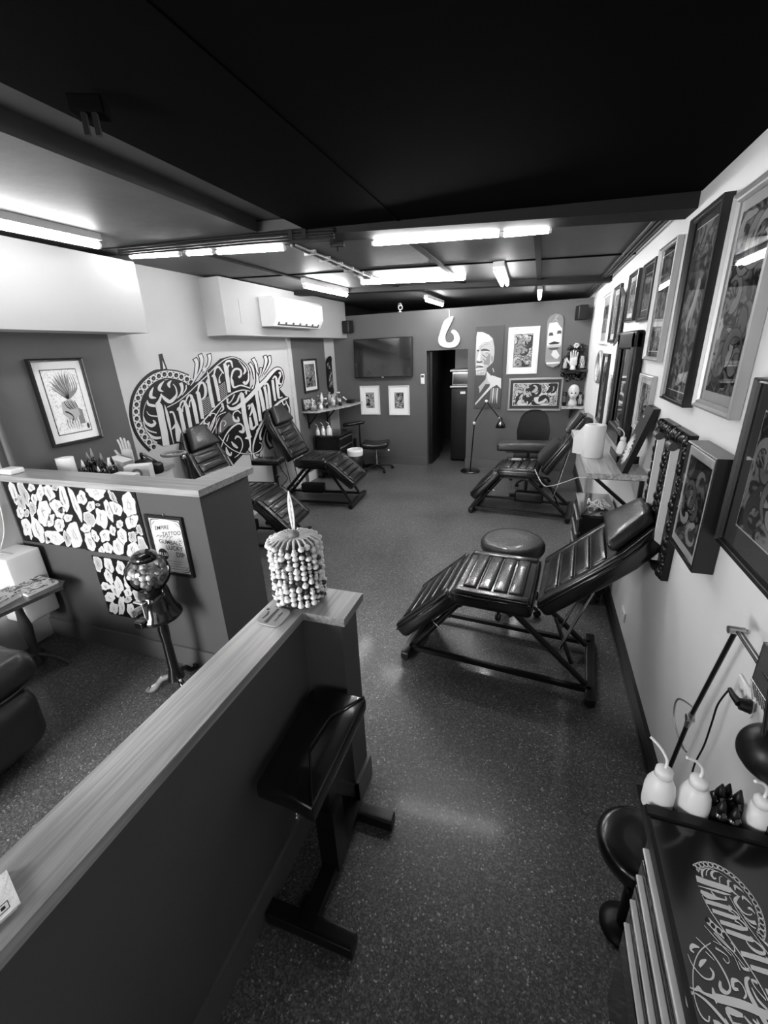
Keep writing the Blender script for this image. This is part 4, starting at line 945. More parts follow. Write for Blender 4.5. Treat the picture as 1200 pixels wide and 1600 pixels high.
for k in range(6): build('louvre', MB().box((-3.152, yA+.12+k*.18, 2.40), (-3.10, yA+.24+k*.18, 2.406), T=Tm((-3.13, 0, 2.45), ry=-math.radians(58)) @ Matrix.Translation((3.127, 0, -2.404))), M['white'], t)
# track spotlight bracket on the near ceiling
c = at_z(140, 175, 2.74)
t = thing('ceiling_bracket', 'black bracket with two hanging prongs bolted under the near ceiling', 'bracket', tuple(c), .5)
build('plate', MB().rbox((-.045, -.035, -.012), (.05, .035, .03), .006), M['ceil_black'], t, local=True)
for k in (-.010, .02): build('prong', MB().box((k-.007, -.03, -.065), (k+.007, -.016, -.01)), M['black'], t, local=True)
c = at_y(527, 383, 3.19); t = thing('ceiling_hook', 'small black junction fitting on the front beam between the tube lights', 'fitting', tuple(c)); build('body', MB().rbox(tuple(c-Vector((.05, .02, .012))), tuple(c+Vector((.05, .02, .02))), .005), M['black'], t); build('stem', MB().tube([c, c-Vector((0, 0, .04))], .008), M['black'], t)

# ------------------------------------------------------------------ passage beyond the doorway
t = thing('refrigerator', 'black refrigerator seen through the doorway', 'refrigerator', (-1.30, 8.15, 0))
build('body', MB().rbox((-1.50, 8.1, .02), (-.9, 8.7, 1.37), .01), M['black'], t); build('door', MB().rbox((-1.5, 8.05, .04), (-.9, 8.095, 1.35), .012), M['black'], t); build('badge', MB().box((-1.33, 8.046, 1.26), (-1.24, 8.05, 1.30)), M['steel'], t)
build('top', MB().box((-1.52, 8.04, 1.375), (-.88, 8.7, 1.40)), M['white'], t)
t = thing('microwave', 'small microwave standing on the refrigerator beyond the doorway', 'microwave', (-1.2, 8.3, 1.40)); build('body', MB().rbox((-1.49, 8.08, 1.405), (-.95, 8.5, 1.64), .01), M['steel'], t); build('door', MB().box((-1.47, 8.072, 1.43), (-1.1, 8.079, 1.61)), M['black_gloss'], t)
single('shelf_board', MB().box((-1.52, 8.05, 1.65), (-.88, 8.55, 1.68)), M['white'], 'white shelf board over the microwave beyond the doorway', 'shelf')
struct('panel_passage', MB().box((-1.55, 8.72, 0), (-.8, 8.76, 2.5)), M['grey_light'])
struct('wall_passage_right', MB().box((-.9, YB+.12, 0), (-.86, 8.0, 2.5)), M['white_wall'])

# ------------------------------------------------------------------ floor lamp by the doorway
t = thing('floor_lamp', 'black jointed floor lamp with a small bell shade right of the doorway', 'lamp', (-1.02, 7.38, 0))
build('base', MB().lathe([(.001, 0), (.17, 0), (.17, .015), (.15, .03), (.03, .045), (.001, .045)], (-1.02, 7.38, 0), n=32), M['black_gloss'], t)
q = lambda x, y: at_y(x, y, 7.30)
build('pole', MB().tube([(-1.02, 7.38, .04), q(741, 664)], .010, n=10), M['metal_black'], t); build('lower_joint', MB().ball(q(741, 661), .026), M['white'], t)
build('arm', MB().tube([q(741, 660), q(760, 628)], .010), M['metal_black'], t); build('upper_joint', MB().ball(q(760, 627), .026), M['white'], t)
build('arm', MB().tube([q(760, 627), q(780, 653)], .010), M['metal_black'], t)
hc = q(782, 668); build('shade', MB().lathe([(.02, .16), (.03, .13), (.035, .10), (.065, .06), (.085, .0), (.08, .0), (.06, .055), (.02, .09), (.001, .095)], tuple(hc), n=28), M['black_gloss'], t); build('shade_neck', MB().tube([q(779, 652), q(782, 658)], .018), M['chrome'], t)

# ------------------------------------------------------------------ back right corner shelves
t = thing('corner_shelf', 'ornate black carved wall shelf in the right back corner', 'shelf', (.50, 7.5, 1.62))
build('board', MB().prism([(.30, 7.66, 1.63), (.30, 7.45, 1.63), (.36, 7.36, 1.63), (.66, 7.36, 1.63), (.685, 7.40, 1.63), (.685, 7.66, 1.63)], (0, 0, .03)), M['black_gloss'], t)
m = MB(); R = random.Random(3)
for k in range(26): m.ball((R.uniform(.33, .66), R.uniform(7.42, 7.62), 1.615-R.uniform(0, .12)), R.uniform(.02, .035), n=8)
build('carving', m, M['black_gloss'], t)
def bell_jar(label, c, r, h, base=True):
    t = thing('bell_jar', label, 'bell jar', c, 0, 'glass bell jars in the back right corner')
    if base: build('base', MB().lathe([(.001, 0), (r*1.15, 0), (r*1.15, .012), (r*1.0, .02), (.001, .02)], n=24), M['black'], t, local=True)
    build('dome', MB().lathe([(r, .02), (r, h*.65)]+[(r*math.cos(a*PI/16), h*.65+(h*.35)*math.sin(a*PI/16)) for a in range(1, 8)]+[(.004, h)], n=24), M['jar_glass'], t, local=True)
    m = MB(); R = random.Random(int(r*1e4))
    for k in range(9): m.tube([(R.uniform(-.4, .4)*r, R.uniform(-.4, .4)*r, .02), (R.uniform(-.5, .5)*r, R.uniform(-.5, .5)*r, h*.4), (R.uniform(-.3, .3)*r, 0, h*.78)], .006, n=6)
    build('specimen', m, M['bone'], t, local=True)
bell_jar('small glass bell jar at the left end of the carved corner shelf', (.365, 7.50, 1.661), .05, .2)
bell_jar('larger glass bell jar at the right end of the carved corner shelf', (.60, 7.48, 1.661), .065, .24)
def hand(label, c, rotz, s=1.0, mt='bone', wrist=.06, group=None):
    t = thing('display_hand', label, 'hand ornament', c, rotz)
    m = MB(); m.tube([(0, 0, 0), (0, 0, wrist)], [.030*s, .024*s], n=14)
    m.rbox((-.038*s, -.013*s, wrist-.006), (.038*s, .013*s, wrist+.085*s), .013*s)
    for k, (x, l, a) in enumerate(((-.029, .065, -.10), (-.010, .078, -.03), (.010, .073, .03), (.029, .056, .12))):
        b0 = Vector((x*s, 0, wrist+.08*s)); b1 = b0+Vector((math.sin(a)*l*.55*s, -.002, l*.55*s)); b2 = b1+Vector((math.sin(a)*l*.45*s, -.008*s, l*.45*s))
        m.tube([b0, b1, b2, b2+Vector((0, 0, .004*s))], [.0088*s, .008*s, .0066*s, .003*s], n=10)
    b0 = Vector((-.034*s, 0, wrist+.02*s)); m.tube([b0, b0+Vector((-.028*s, -.006*s, .028*s)), b0+Vector((-.040*s, -.01*s, .056*s)), b0+Vector((-.041*s, -.01*s, .060*s))], [.011*s, .0095*s, .0075*s, .003*s], n=10)
    build('hand', m, M[mt], t, local=True); return t
hand('pale inked ornamental hand between the bell jars on the carved shelf', (.475, 7.44, 1.661), 0, 1.35)
t = thing('flower_bunch', 'bunch of dark artificial flowers with one pale bloom behind the carved shelf jars', 'flowers', (.55, 7.58, 1.661))
m = MB(); R = random.Random(8)
build('vase', MB().lathe([(.001, 0), (.03, 0), (.035, .08), (.02, .12), (.001, .12)], (.55, 7.59, 1.661), n=14), M['black_gloss'], t)
for k in range(34):
    cc = Vector((.54+R.uniform(-.15, .09), 7.58+R.uniform(-.05, .04), 1.84+R.uniform(-.04, .17)))
    for j in range(3): m.ball(cc+Vector((R.uniform(-.02, .02), R.uniform(-.02, .02), R.uniform(-.02, .02))), .018, n=6, sc=(1.3, .8, .7))
build('dark_blooms', m, M['black_gloss'], t)
m = MB()
for k in range(6): m.ball((.50+.025*math.cos(k), 7.53, 2.0+.022*math.sin(k)), .018, n=8)
build('pale_bloom', m, M['bone'], t)
t = thing('wall_shelf', 'pale shelf board below the carved one in the right back corner', 'shelf', (.53, 7.4, 1.12)); build('board', MB().box((.36, 7.22, 1.10), (.685, 7.66, 1.125)), M['wood_bench'], t); build('bracket', MB().prism([(.5, 7.65, 1.099), (.5, 7.65, .90), (.5, 7.62, .90), (.5, 7.3, 1.099)], (.02, 0, 0)), M['metal_black'], t)
t = thing('bust', 'pale phrenology head on the lower corner shelf', 'bust', (.52, 7.4, 1.125))
build('neck', MB().lathe([(.001, 0), (.065, 0), (.065, .05), (.045, .09), (.045, .13), (.001, .13)], (.52, 7.4, 1.126), n=24), M['bone'], t)
m = MB().ball((.52, 7.40, 1.34), .095, n=20, sc=(.85, 1.05, 1.1)).ball((.515, 7.33, 1.29), .06, n=14, sc=(.8, .8, 1)).ball((.515, 7.285, 1.30), .016, n=8, sc=(.7, 1, 1.5))
hd = build('head', m, M['bone'], t)
for sx in (-1, 1): build('eye', MB().ball((.515+sx*.026, 7.292, 1.325), .011, n=8), M['black'], hd)
build('mouth', MB().ball((.515, 7.285, 1.262), .018, n=8, sc=(1, .3, .2)), M['black'], hd)
t = thing('spray_bottle', 'black bottle left of the bust on the lower corner shelf', 'bottle', (.40, 7.38, 1.126)); build('body', MB().lathe([(.001, 0), (.033, 0), (.033, .2), (.02, .215), (.001, .215)], (.40, 7.38, 1.126), n=16), M['black'], t); build('label_band', MB().lathe([(.034, .06), (.034, .15)], (.40, 7.38, 1.126), n=16), M['grey_dark'], t)
bell_jar('domed glass jar beside the bust on the lower corner shelf', (.625, 7.42, 1.126), .05, .2)

# ------------------------------------------------------------------ right wall: mirror, bench, panels
t = thing('wall_mirror', 'tall ornate black framed mirror leaning on the worktop shelf', 'mirror', (.62, 4.0, 1.262))
yL, yR, zb, zt_ = 4.38, 3.60, 1.262, 2.11
m = MB()
for a, b_, c_, d_ in ((yR, yR+.13, zb, zt_), (yL-.13, yL, zb, zt_), (yR, yL, zt_-.13, zt_), (yR, yL, zb, zb+.13)):
    m.rbox((.61, a, c_), (.672, b_, d_), .02)
build('frame', m, M['black'], t)
build('inner_lip', MB().box((.632, yR+.11, zb+.11), (.64, yR+.13, zt_-.11)).box((.632, yL-.13, zb+.11), (.64, yL-.11, zt_-.11)).box((.632, yR+.13, zt_-.13), (.64, yL-.13, zt_-.11)), M['frame_brown'], t); build('mirror_glass', MB().box((.64, yR+.12, zb+.12), (.65, yL-.12, zt_-.12)), M['mirror'], t)
t = thing('oval_mirror', 'oval pale framed mirror beyond the big black one', 'mirror', (.67, 5.95, 1.60))
m = MB().tube([(.665, 5.95+.2*math.cos(a*PI/14), 1.76+.17*math.sin(a*PI/14)) for a in range(28)], .02, n=8, closed=True); build('frame', m, M['frame_silver'], t)
build('mirror_glass', MB().add([(.672, 5.95+.2*math.cos(a*PI/14), 1.76+.17*math.sin(a*PI/14)) for a in range(28)], [tuple(range(28))]), M['mirror'], t)
BZ = 1.26
t = thing('worktop_shelf', 'butcher block worktop shelf bracketed to the right wall', 'worktop', (.5, 3.7, 1.2))
build('top', MB().box((.335, 2.93, BZ-.035), (XR-.001, 4.5, BZ)), M['wood_bench'], t)
for y in (3.0, 4.3):
    build('bracket', MB().box((XR-.025, y, .98), (XR-.002, y+.03, BZ-.036)).box((.38, y, BZ-.058), (XR-.002, y+.03, BZ-.036)).prism([(.39, y, BZ-.058), (.42, y, BZ-.058), (XR-.02, y, .99), (XR-.02, y, .96)], (0, .03, 0)), M['metal_black'], t)
t = thing('paper_towel_roll', 'white paper towel roll with a loose end on the worktop shelf', 'paper roll', (.40, 3.42, BZ))
build('roll', MB().lathe([(.02, 0), (.07, 0), (.072, .004), (.072, .226), (.07, .23), (.02, .23), (.02, 0)], (.41, 3.40, BZ+.001), n=36), M['paper'], t)
build('loose_sheet', MB().grid(lambda u, v: Vector((.345-.065*u-.0*v, 3.44+.05*u+.0*v, BZ+.004+v*(.222-.10*u))), 6, 4), M['paper'], t)
t = thing('storage_tray', 'black tray under the spout bottle on the worktop shelf', 'tray', (.60, 3.42, BZ)); build('tray', MB().box((.545, 3.22, BZ+.001), (.68, 3.55, BZ+.006)).box((.545, 3.22, BZ), (.552, 3.55, BZ+.05)).box((.545, 3.22, BZ), (.68, 3.227, BZ+.05)), M['black'], t)
squeeze_bottle('white squeeze bottle with bent spout standing in the black tray by the mirror', (.585, 3.33, BZ+.007), .032, .13, True, 0)
# black canvas bag / display board with a crest
A = [at_x(1012, 645, .60), at_x(1036, 655, .60)]
t = thing('display_board', 'black board with a white crest leaning against the wall on the worktop shelf', 'sign', (.6, 2.98, BZ))
Tn = lambda y, s_: Vector((.54+.11*s_, y, BZ+.002+.40*s_))
bd = build('board', MB().prism([Tn(2.955, 0), Tn(3.18, 0), Tn(3.12, 1), Tn(2.93, 1)], (.035, 0, 0)), M['black'], t)
mb = MB(M['paint_white']); R = random.Random(4)
for k in range(14):
    a = k*2*PI/14; f = lambda x, y: Tn(3.06+x, .33+y)+Vector((-.002-.0001*k, 0, 0))
    stroke(mb, [(0, 0, .012), (.05*math.cos(a), .14*math.sin(a), .026), (.08*math.cos(a+.4), .25*math.sin(a+.4), .008)], f, 0, 4)
disc(mb, 0, .52, .012, lambda x, y: Tn(3.06+x, .33+y)+Vector((-.003, 0, 0)), 0, .02)
build('crest', mb, None, bd)
# two carved panels
def carved_panel(label, y0, y1):
    t = thing('carved_panel', label, 'carving', (.66, (y0+y1)/2, .91)); z0, z1_ = .91, 1.64
    build('back_board', MB().box((.655, y0, z0), (XR-.001, y1, z1_)), M['black'], t)
    m = MB(); R = random.Random(int(y0*100))
    for yy in (y0+.022, y1-.022):
        n_ = 34
        for k in range(n_): m.ball((.655+R.uniform(-.008, .004), yy+R.uniform(-.008, .008), z0+.02+(z1_-z0-.04)*k/(n_-1)), R.uniform(.012, .026), n=7, sc=(1, .9, 1.3))
    for k in range(9):
        for zz in (z0+.02, z1_-.03): m.ball((.655, y0+.02+(y1-y0-.04)*k/8, zz+R.uniform(-.008, .008)), .022, n=7)
    build('carved_border', m, M['metal_black'], t)
    ym = (y0+y1)/2; bar = build('pale_strip', MB().box((.622, ym-.010, z0+.06), (.654, ym+.008, z1_-.085)), M['cream'], t)
    build('roll', MB().tube([(.62, ym-.035, z1_-.07), (.62, ym+.035, z1_-.07)], .02, n=14), M['grey_dark'], t)
carved_panel('carved gloss black panel with a pale strip, farther of the pair by the shelf', 2.49, 2.74)
carved_panel('carved gloss black panel with a pale strip, nearer of the pair by the box frame', 2.225, 2.47)
# glass topped trolley under the bench
t = thing('tool_cabinet', 'black drawer trolley with glossy top under the worktop shelf', 'cabinet', (.5, 3.7, 0))
build('body', MB().box((.40, 3.42, .12), (.64, 3.95, .78)), M['black'], t); build('top', MB().box((.385, 3.40, .78), (.65, 3.97, .80)), M['screen'], t)
for k in range(4):
    z = .75-k*.13; dr = build('drawer', MB().box((.385, 3.44, z-.11), (.40, 3.93, z)), M['black'], t); build('handle', MB().rbox((.368, 3.47, z-.03), (.384, 3.86, z-.016), .004), M['steel'], dr)
for x, y in ((.44, 3.48), (.60, 3.48), (.44, 3.9), (.60, 3.9)): build('castor', MB().tube([(x-.012, y, .04), (x+.012, y, .04)], .04, n=14).box((x-.02, y-.02, .04), (x+.02, y+.02, .12)), M['black'], t)
t = thing('plastic_wrap', 'crumpled clear plastic wrap on the trolley under the worktop shelf', 'plastic wrap', (.52, 3.6, .80)); R = random.Random(2); m = MB()
for k in range(18): m.tube(catmull([(.45+R.uniform(0, .16), 3.5+R.uniform(0, .2), .81), (.45+R.uniform(0, .16), 3.5+R.uniform(0, .2), .84), (.45+R.uniform(0, .16), 3.5+R.uniform(0, .2), .81)], 4), .006, n=6)
build('crumple', m, M['cream'], t)
# power cable at the back bed
ps = [at_y(x, y, 5.0) for x, y in ((835, 745), (848, 757), (862, 759), (880, 754), (900, 747), (908, 746))]
ps[0].y = 5.32; ps.append(Vector((XR-.001, 5.0, ps[-1].z+.01)))
single('power_cable', MB().tube(catmull([tuple(v) for v in ps], 5), .0045), M['grey_light'], 'pale power cable looping from the back wall bed towards the shelf', 'cable')

# ------------------------------------------------------------------ glassware shelf and corner behind the mural bed
t = thing('wall_shelf', 'timber shelf full of glassware on the grey panel left of the back corner', 'shelf', (-3.45, 6.8, 1.16))
build('board', MB().prism([(XL+.012, 6.25, 1.16), (-3.32, 6.25, 1.16), (-3.10, 7.0, 1.16), (-3.06, 7.55, 1.16), (XL+.012, 7.55, 1.16)], (0, 0, .03)), M['wood_bench'], t)
for y in (6.4, 7.1): build('bracket', MB().box((XL+.013, y, .88), (XL+.03, y+.025, 1.16)).prism([(XL+.02, y, .92), (XL+.02, y, .95), (-3.38, y, 1.158), (-3.35, y, 1.158)], (0, .02, 0)), M['metal_black'], t)
R = random.Random(12)
spots = [(-3.42, 6.33), (-3.50, 6.45), (-3.36, 6.48), (-3.46, 6.60), (-3.32, 6.62), (-3.40, 6.74), (-3.50, 6.80), (-3.28, 6.80), (-3.36, 6.93), (-3.46, 7.02), (-3.24, 6.98), (-3.34, 7.14)]
desc = ['wide clear glass tub nearest the camera', 'pale slim jar behind the wide tub', 'short pale pot at the front edge', 'tall clear bottle against the wall', 'small dark dropper bottle at the front edge', 'round clear flask in the middle', 'tall pale pump bottle against the wall', 'squat clear tumbler at the front edge', 'middling pale jar past the flask', 'tall clear beaker against the wall', 'short dark pot near the far end', 'broad clear vase at the far end']
for i, (x, y) in enumerate(spots):
    t = thing('glass_jar', desc[i]+' of the crowded glassware shelf', 'jar', (x, y, 1.191), 0, 'jars and bottles on the glassware shelf')
    r = (.06, .026, .032, .034, .018, .045, .03, .038, .035, .042, .03, .055)[i]; h = (.15, .16, .08, .2, .07, .14, .22, .09, .13, .21, .07, .20)[i]
    mt = ('jar_glass', 'cream', 'white', 'jar_glass', 'black', 'jar_glass', 'white', 'jar_glass', 'cream', 'jar_glass', 'black', 'jar_glass')[i]
    build('body', MB().lathe([(.001, 0), (r, 0), (r, h*.7), (r*.6, h*.85), (r*.55, h)], n=16), M[mt], t, local=True)
    build('contents', MB().lathe([(.001, .005), (r*.85, .005), (r*.85, h*.5), (.001, h*.5)], n=12), M['bone' if i % 2 else 'cream'], t, local=True)
    build('lid', MB().lathe([(.001, h+.015), (r*.6, h+.015), (r*.6, h-.004), (.001, h-.004)], n=14), M['white' if i % 3 else 'steel'], t, local=True)
t = thing('framed_card', 'small dark framed card propped on the near end of the glassware shelf', 'picture', (-3.52, 6.33, 1.191), 1.2)
build('frame', MB().box((-.09, -.008, 0), (.09, .008, .2), T=Tm(rx=-.12)), M['frame_brown'], t, local=True); build('card', MB().box((-.065, -.012, .025), (.065, -.0085, .175), T=Tm(rx=-.12)), ART[8], t, local=True)
t = thing('tape_dispenser', 'black device with a white tip on the far tip of the glassware shelf', 'device', (-3.2, 7.35, 1.191)); build('body', MB().rbox((-3.27, 7.28, 1.192), (-3.13, 7.42, 1.25), .02), M['black'], t); build('tip', MB().tube([(-3.26, 7.30, 1.25), (-3.30, 7.24, 1.31)], .012), M['white'], t)
t = thing('tool_cabinet', 'black drawer cabinet with glass top below the glassware shelf', 'cabinet', (-3.28, 6.75, 0))
build('body', MB().box((-3.50, 6.45, .12), (-3.10, 7.05, .74)), M['black'], t); build('top', MB().box((-3.52, 6.42, .74), (-3.08, 7.07, .765)), M['screen'], t)
for k in range(3):
    z = .72-k*.15; dr = build('drawer', MB().box((-3.10, 6.47, z-.13), (-3.085, 7.03, z)), M['black'], t); build('handle', MB().rbox((-3.085, 6.50, z-.035), (-3.068, 7.0, z-.018), .005), M['steel'], dr)
for x, y in ((-3.45, 6.5), (-3.15, 6.5), (-3.45, 7.0), (-3.15, 7.0)): build('castor', MB().tube([(x-.012, y, .04), (x+.012, y, .04)], .04, n=14).box((x-.02, y-.02, .04), (x+.02, y+.02, .12)), M['black'], t)
squeeze_bottle('white spout bottle beside the mural bed, nearest of three on the far cabinet', (-3.46, 6.47, .766), .035, .10)
squeeze_bottle('white spout bottle beside the mural bed, middle of three on the far cabinet', (-3.36, 6.48, .766), .035, .12)
squeeze_bottle('tall white spout bottle, rightmost of three on the far cabinet', (-3.26, 6.50, .766), .045, .13)
t = thing('waste_bin', 'black bin lined with a white bag beside the far cabinet', 'bin', (-2.91, 6.72, 0)); build('bin', MB().lathe([(.001, 0), (.11, 0), (.13, .45), (.125, .45), (.105, .01), (.001, .01)], (-2.91, 6.72, 0), n=24), M['black'], t)
build('bag', MB().lathe([(.133, .38), (.138, .45), (.134, .49), (.125, .47), (.12, .40)], (-2.91, 6.72, 0), n=18), M['paper'], t)
single('power_cable', MB().tube(catmull([(XL+.02, 5.30, .75), (XL+.02, 5.42, .45), (XL+.02, 5.55, .24), (XL+.03, 5.1, .19), (XL+.03, 4.5, .19)], 6), .006), M['black'], 'thin black cable running down and along the mural wall behind the bed', 'cable')

# ------------------------------------------------------------------ reception desk behind the sticker wall
DZ_ = 1.18
t = thing('reception_desk', 'timber topped white desk behind the sticker covered half wall', 'desk', (-3.3, 2.5, 0))
build('top', MB().box((XL+.001, 2.08, DZ_-.035), (-3.06, 2.95, DZ_)), M['wood_y'], t); build('side_panel', MB().box((-3.10, 2.1, 0), (-3.08, 2.93, DZ_-.036)), M['white'], t); build('side_panel', MB().box((-3.58, 2.91, 0), (-3.10, 2.93, DZ_-.036)), M['white'], t)
def dk(px, py, z=DZ_): v = at_z(px, py, z); return v
def on_desk(px, py):
    """a point standing on the desk top near where the photo shows it"""
    v = at_y(px, py, 2.5); return v
YD = 2.42
def desk_x(px): return at_y(px, 728, YD).x
c = at_z(98, 728, 1.30); 
def put(px, Y): return Vector((at_y(px, 725, Y).x, Y, DZ_+.001))
t = thing('paper_towel_roll', 'white paper roll standing on the desk behind the sticker wall', 'paper roll', tuple(put(103, 2.30)))
build('roll', MB().lathe([(.02, 0), (.062, 0), (.062, .19), (.02, .19), (.02, 0)], n=28), M['paper'], t, local=True)
t = thing('cloth_bundle', 'white crumpled tissue pack leaning left of the standing paper roll', 'tissue pack', tuple(put(78, 2.30)))
build('pack', MB().rbox((-.05, -.04, 0), (.05, .04, .13), .02, T=Tm(ry=-.5)), M['paper'], t, local=True)
R = random.Random(21); bx = [122, 129, 134, 140, 146, 151, 156, 161, 166, 171, 176, 148, 158]
for i, px in enumerate(bx):
    Y_ = 2.22+.09*(i % 4); v = put(px, Y_); hh = R.uniform(.12, .19) if i < 11 else .21
    ink_bottle('black ink bottle in the dense row on the desk behind the sticker wall', tuple(v), R.uniform(.02, .027), hh*.72, 'ink bottles on the desk behind the sticker wall', 'black_gloss', ('black', 'white', 'black', 'grey_mid')[i % 4])
t = thing('display_box', 'white lettered box beside the ink bottles on the desk', 'box', tuple(put(192, 2.28))); build('box', MB().rbox((-.10, -.04, 0), (.10, .04, .10), .006), M['white'], t, local=True)
mb = MB(M['ink'])
text_mesh(mb, '86', .05, lambda x, y: Vector((-.05+x, -.0412, .03+y)), 0); build('lettering', mb, None, t, local=True)
t = thing('display_box', 'white box with a round grey emblem at the right end of the desk', 'box', tuple(put(215, 2.42))); t.rotation_euler.z = .5
build('box', MB().rbox((-.09, -.05, 0), (.09, .05, .13), .006), M['white'], t, local=True); mb = MB(M['grey_mid'], M['white']); disc(mb, 0, .07, .04, lambda x, y: Vector((x, -.0512, y)), 0, n=20); disc(mb, 0, .07, .02, lambda x, y: Vector((x, -.0516, y)), 1, n=16); build('emblem', mb, None, t, local=True)
t = thing('card_stack', 'stack of pale cards behind the lettered box on the desk', 'cards', tuple(put(186, 2.5))); build('cards', MB().box((-.08, -.05, 0), (.08, .05, .15), T=Tm(ry=.2)), M['cream'], t, local=True)
hand('upright pale glove shaped display hand on the desk behind the sticker wall', tuple(put(203, 2.60)), .2, 1.25, 'grey_light', .10)
t = thing('tattoo_machine', 'black machine with curled lead at the right end of the desk', 'device', tuple(put(232, 2.62))); build('body', MB().rbox((-.10, -.06, 0), (.02, .06, .12), .03).rbox((0, -.05, 0), (.12, .05, .10), .03), M['black'], t, local=True); build('lead', MB().tube(catmull([(-.05, 0, .11), (-.02, -.03, .17), (.04, -.02, .14), (.09, 0, .10)], 6), .012), M['black_gloss'], t, local=True)
# ring lamp on its stand
rc = at_y(271, 709, 3.15)
t = thing('ring_lamp', 'black ring magnifier lamp on a stand between the desk and the bed', 'lamp', (rc.x+.13, rc.y, 0))
build('ring', MB().tube([rc+Vector((.105*math.cos(a*PI/16), .105*math.sin(a*PI/16), 0)) for a in range(32)], .013, n=10, closed=True), M['grey_mid'], t)
build('lens', MB().add([rc+Vector((.095*math.cos(a*PI/12), .095*math.sin(a*PI/12), 0)) for a in range(24)], [tuple(range(24))]), M['jar_glass'], t)
build('pole', MB().tube([rc+Vector((.11, 0, 0)), rc+Vector((.14, 0, -.05)), (rc.x+.16, rc.y, .04)], .016), M['metal_black'], t); build('knob', MB().ball(rc+Vector((.15, -.03, -.02)), .02), M['chrome'], t)
build('base', MB().lathe([(.001, 0), (.16, 0), (.16, .02), (.02, .04), (.001, .04)], (rc.x+.16, rc.y, 0), n=24), M['black'], t)
# small white box on the capping
v = at_z(24, 738, 1.346); single('white_box', MB().rbox((v.x-.06, 1.88, 1.346), (v.x+.07, 1.98, 1.385), .012), M['white'], 'small white rounded box on the left end of the half wall capping', 'box')
# pale vertical pipe against the left wall
single('wall_pipe', MB().tube([(XL+.025, 1.99, 1.35), (XL+.025, 1.99, 2.285)], .022, n=14), M['grey_wall'], 'grey pipe rising up the left wall above the end of the capping', 'pipe')

# ------------------------------------------------------------------ sticker boards and poster on the half wall
YW = 1.8895
def quadpt(Q, u, v):
    a = Q[0]*(1-u)+Q[1]*u; b_ = Q[3]*(1-u)+Q[2]*u; return a*(1-v)+b_*v
def zb(x, y): return (x/5, 740+y/5)
def board(label, corners, stickers, seed):
    Q = [at_y(x, y, YW) for x, y in corners]
    x0 = (Q[0].x+Q[3].x)/2; x1 = (Q[1].x+Q[2].x)/2; zt = (Q[0].z+Q[1].z)/2; zb_ = (Q[2].z+Q[3].z)/2
    x0 = max(x0, XL+.01)
    t = thing('sticker_board', label, 'board', ((x0+x1)/2, YW, zb_), 0, 'sticker boards on the half wall')
    build('board', MB().box((x0, YW-.006, zb_), (x1, YW, zt)), M['black'], t)
    R = random.Random(seed)
    for i, (sx, sy, sw, sh, rot) in enumerate(stickers):
        px, py = zb(sx, sy); n_ = 22; ph = R.uniform(0, 6); ph2 = R.uniform(0, 6); k1 = R.choice((2, 3, 4)); k2 = R.choice((5, 6, 7))
        def out(scale, o):
            pts = []
            for j in range(n_):
                a = 2*PI*j/n_; rr = scale*(1+.12*math.sin(k1*a+ph)+.09*math.sin(k2*a+ph2))
                ex, ey = sw/10*rr*math.cos(a), sh/10*rr*math.sin(a); c_, s_ = math.cos(rot), math.sin(rot)
                q = at_y(px+ex*c_-ey*s_, py+ex*s_+ey*c_, YW-.006)
                pts.append(Vector((min(max(q.x, x0+.002), x1-.002), YW-.006-o, min(max(q.z, zb_+.002), zt-.002))))
            return pts
        mb = MB(M['paint_white'], M['grey_light'], M['grey_mid'], M['ink'])
        mb.prism(out(1.0, .0002), (0, -.0006, 0), 0)
        inner = out(.80, .0009); mb.add(inner, [tuple(range(n_))], R.choice((0, 0, 0, 1)))
        if sw > 20:
            ctr = sum(inner, Vector())/n_
            f = lambda x, y: Vector((ctr.x+x, YW-.0074, ctr.z+y))
            rad = sw/10*.0032; radh = sh/10*.0036
            for k in range(5):
                a = R.uniform(0, 6); stroke(mb, [(rad*.7*math.cos(a), radh*.7*math.sin(a), .002), (rad*.3*math.cos(a+1), radh*.3*math.sin(a+1), R.uniform(.002, .005)), (rad*.6*math.cos(a+2.2), radh*.6*math.sin(a+2.2), .002)], f, R.choice((2, 3, 2, 1)), 3)
        build('sticker', mb, None, t)
ST1 = [(105,140,50,180,-.3),(185,150,60,220,-.4),(245,110,55,60,0),(315,150,60,130,.1),(385,150,70,150,-.4),(430,108,55,50,0),(500,190,60,220,-.2),(268,200,50,90,-.1),(170,225,60,120,-.3),(160,300,55,110,-.3),(255,275,55,110,-.1),(345,310,120,180,-.1),(450,270,90,180,-.5),(395,365,60,110,.2),(530,345,75,60,0),(210,420,70,150,-.3),(295,440,80,220,-.4),(465,400,80,110,-.3),(425,500,150,110,.3),(585,480,110,210,-.3),(525,510,50,130,-.3),(375,520,40,60,0),(125,215,30,60,-.3),(210,310,40,60,0),(245,490,20,50,0),(480,285,60,60,0)]
ST2 = [(590,240,50,270,-.35),(640,190,75,110,-.2),(750,145,150,110,.3),(880,180,40,120,-.6),(1010,250,110,200,-.1),(1030,370,90,130,.1),(710,255,60,90,.1),(765,243,42,20,.1),(850,290,50,180,-.4),(905,270,80,140,-.5),(700,355,90,120,-.4),(795,350,90,160,-.3),(672,430,80,70,.3),(740,490,60,100,-.4),(820,485,80,100,0),(880,445,50,80,-.2),(935,395,60,60,0),(955,490,70,140,-.3),(1035,495,65,90,-.2),(1090,440,40,90,-.4),(705,530,80,150,-.4),(795,600,50,60,-.3),(845,580,60,100,-.4),(925,575,80,150,-.3),(1040,600,100,130,-.2),(1120,580,70,180,-.3),(1065,465,22,26,0)]
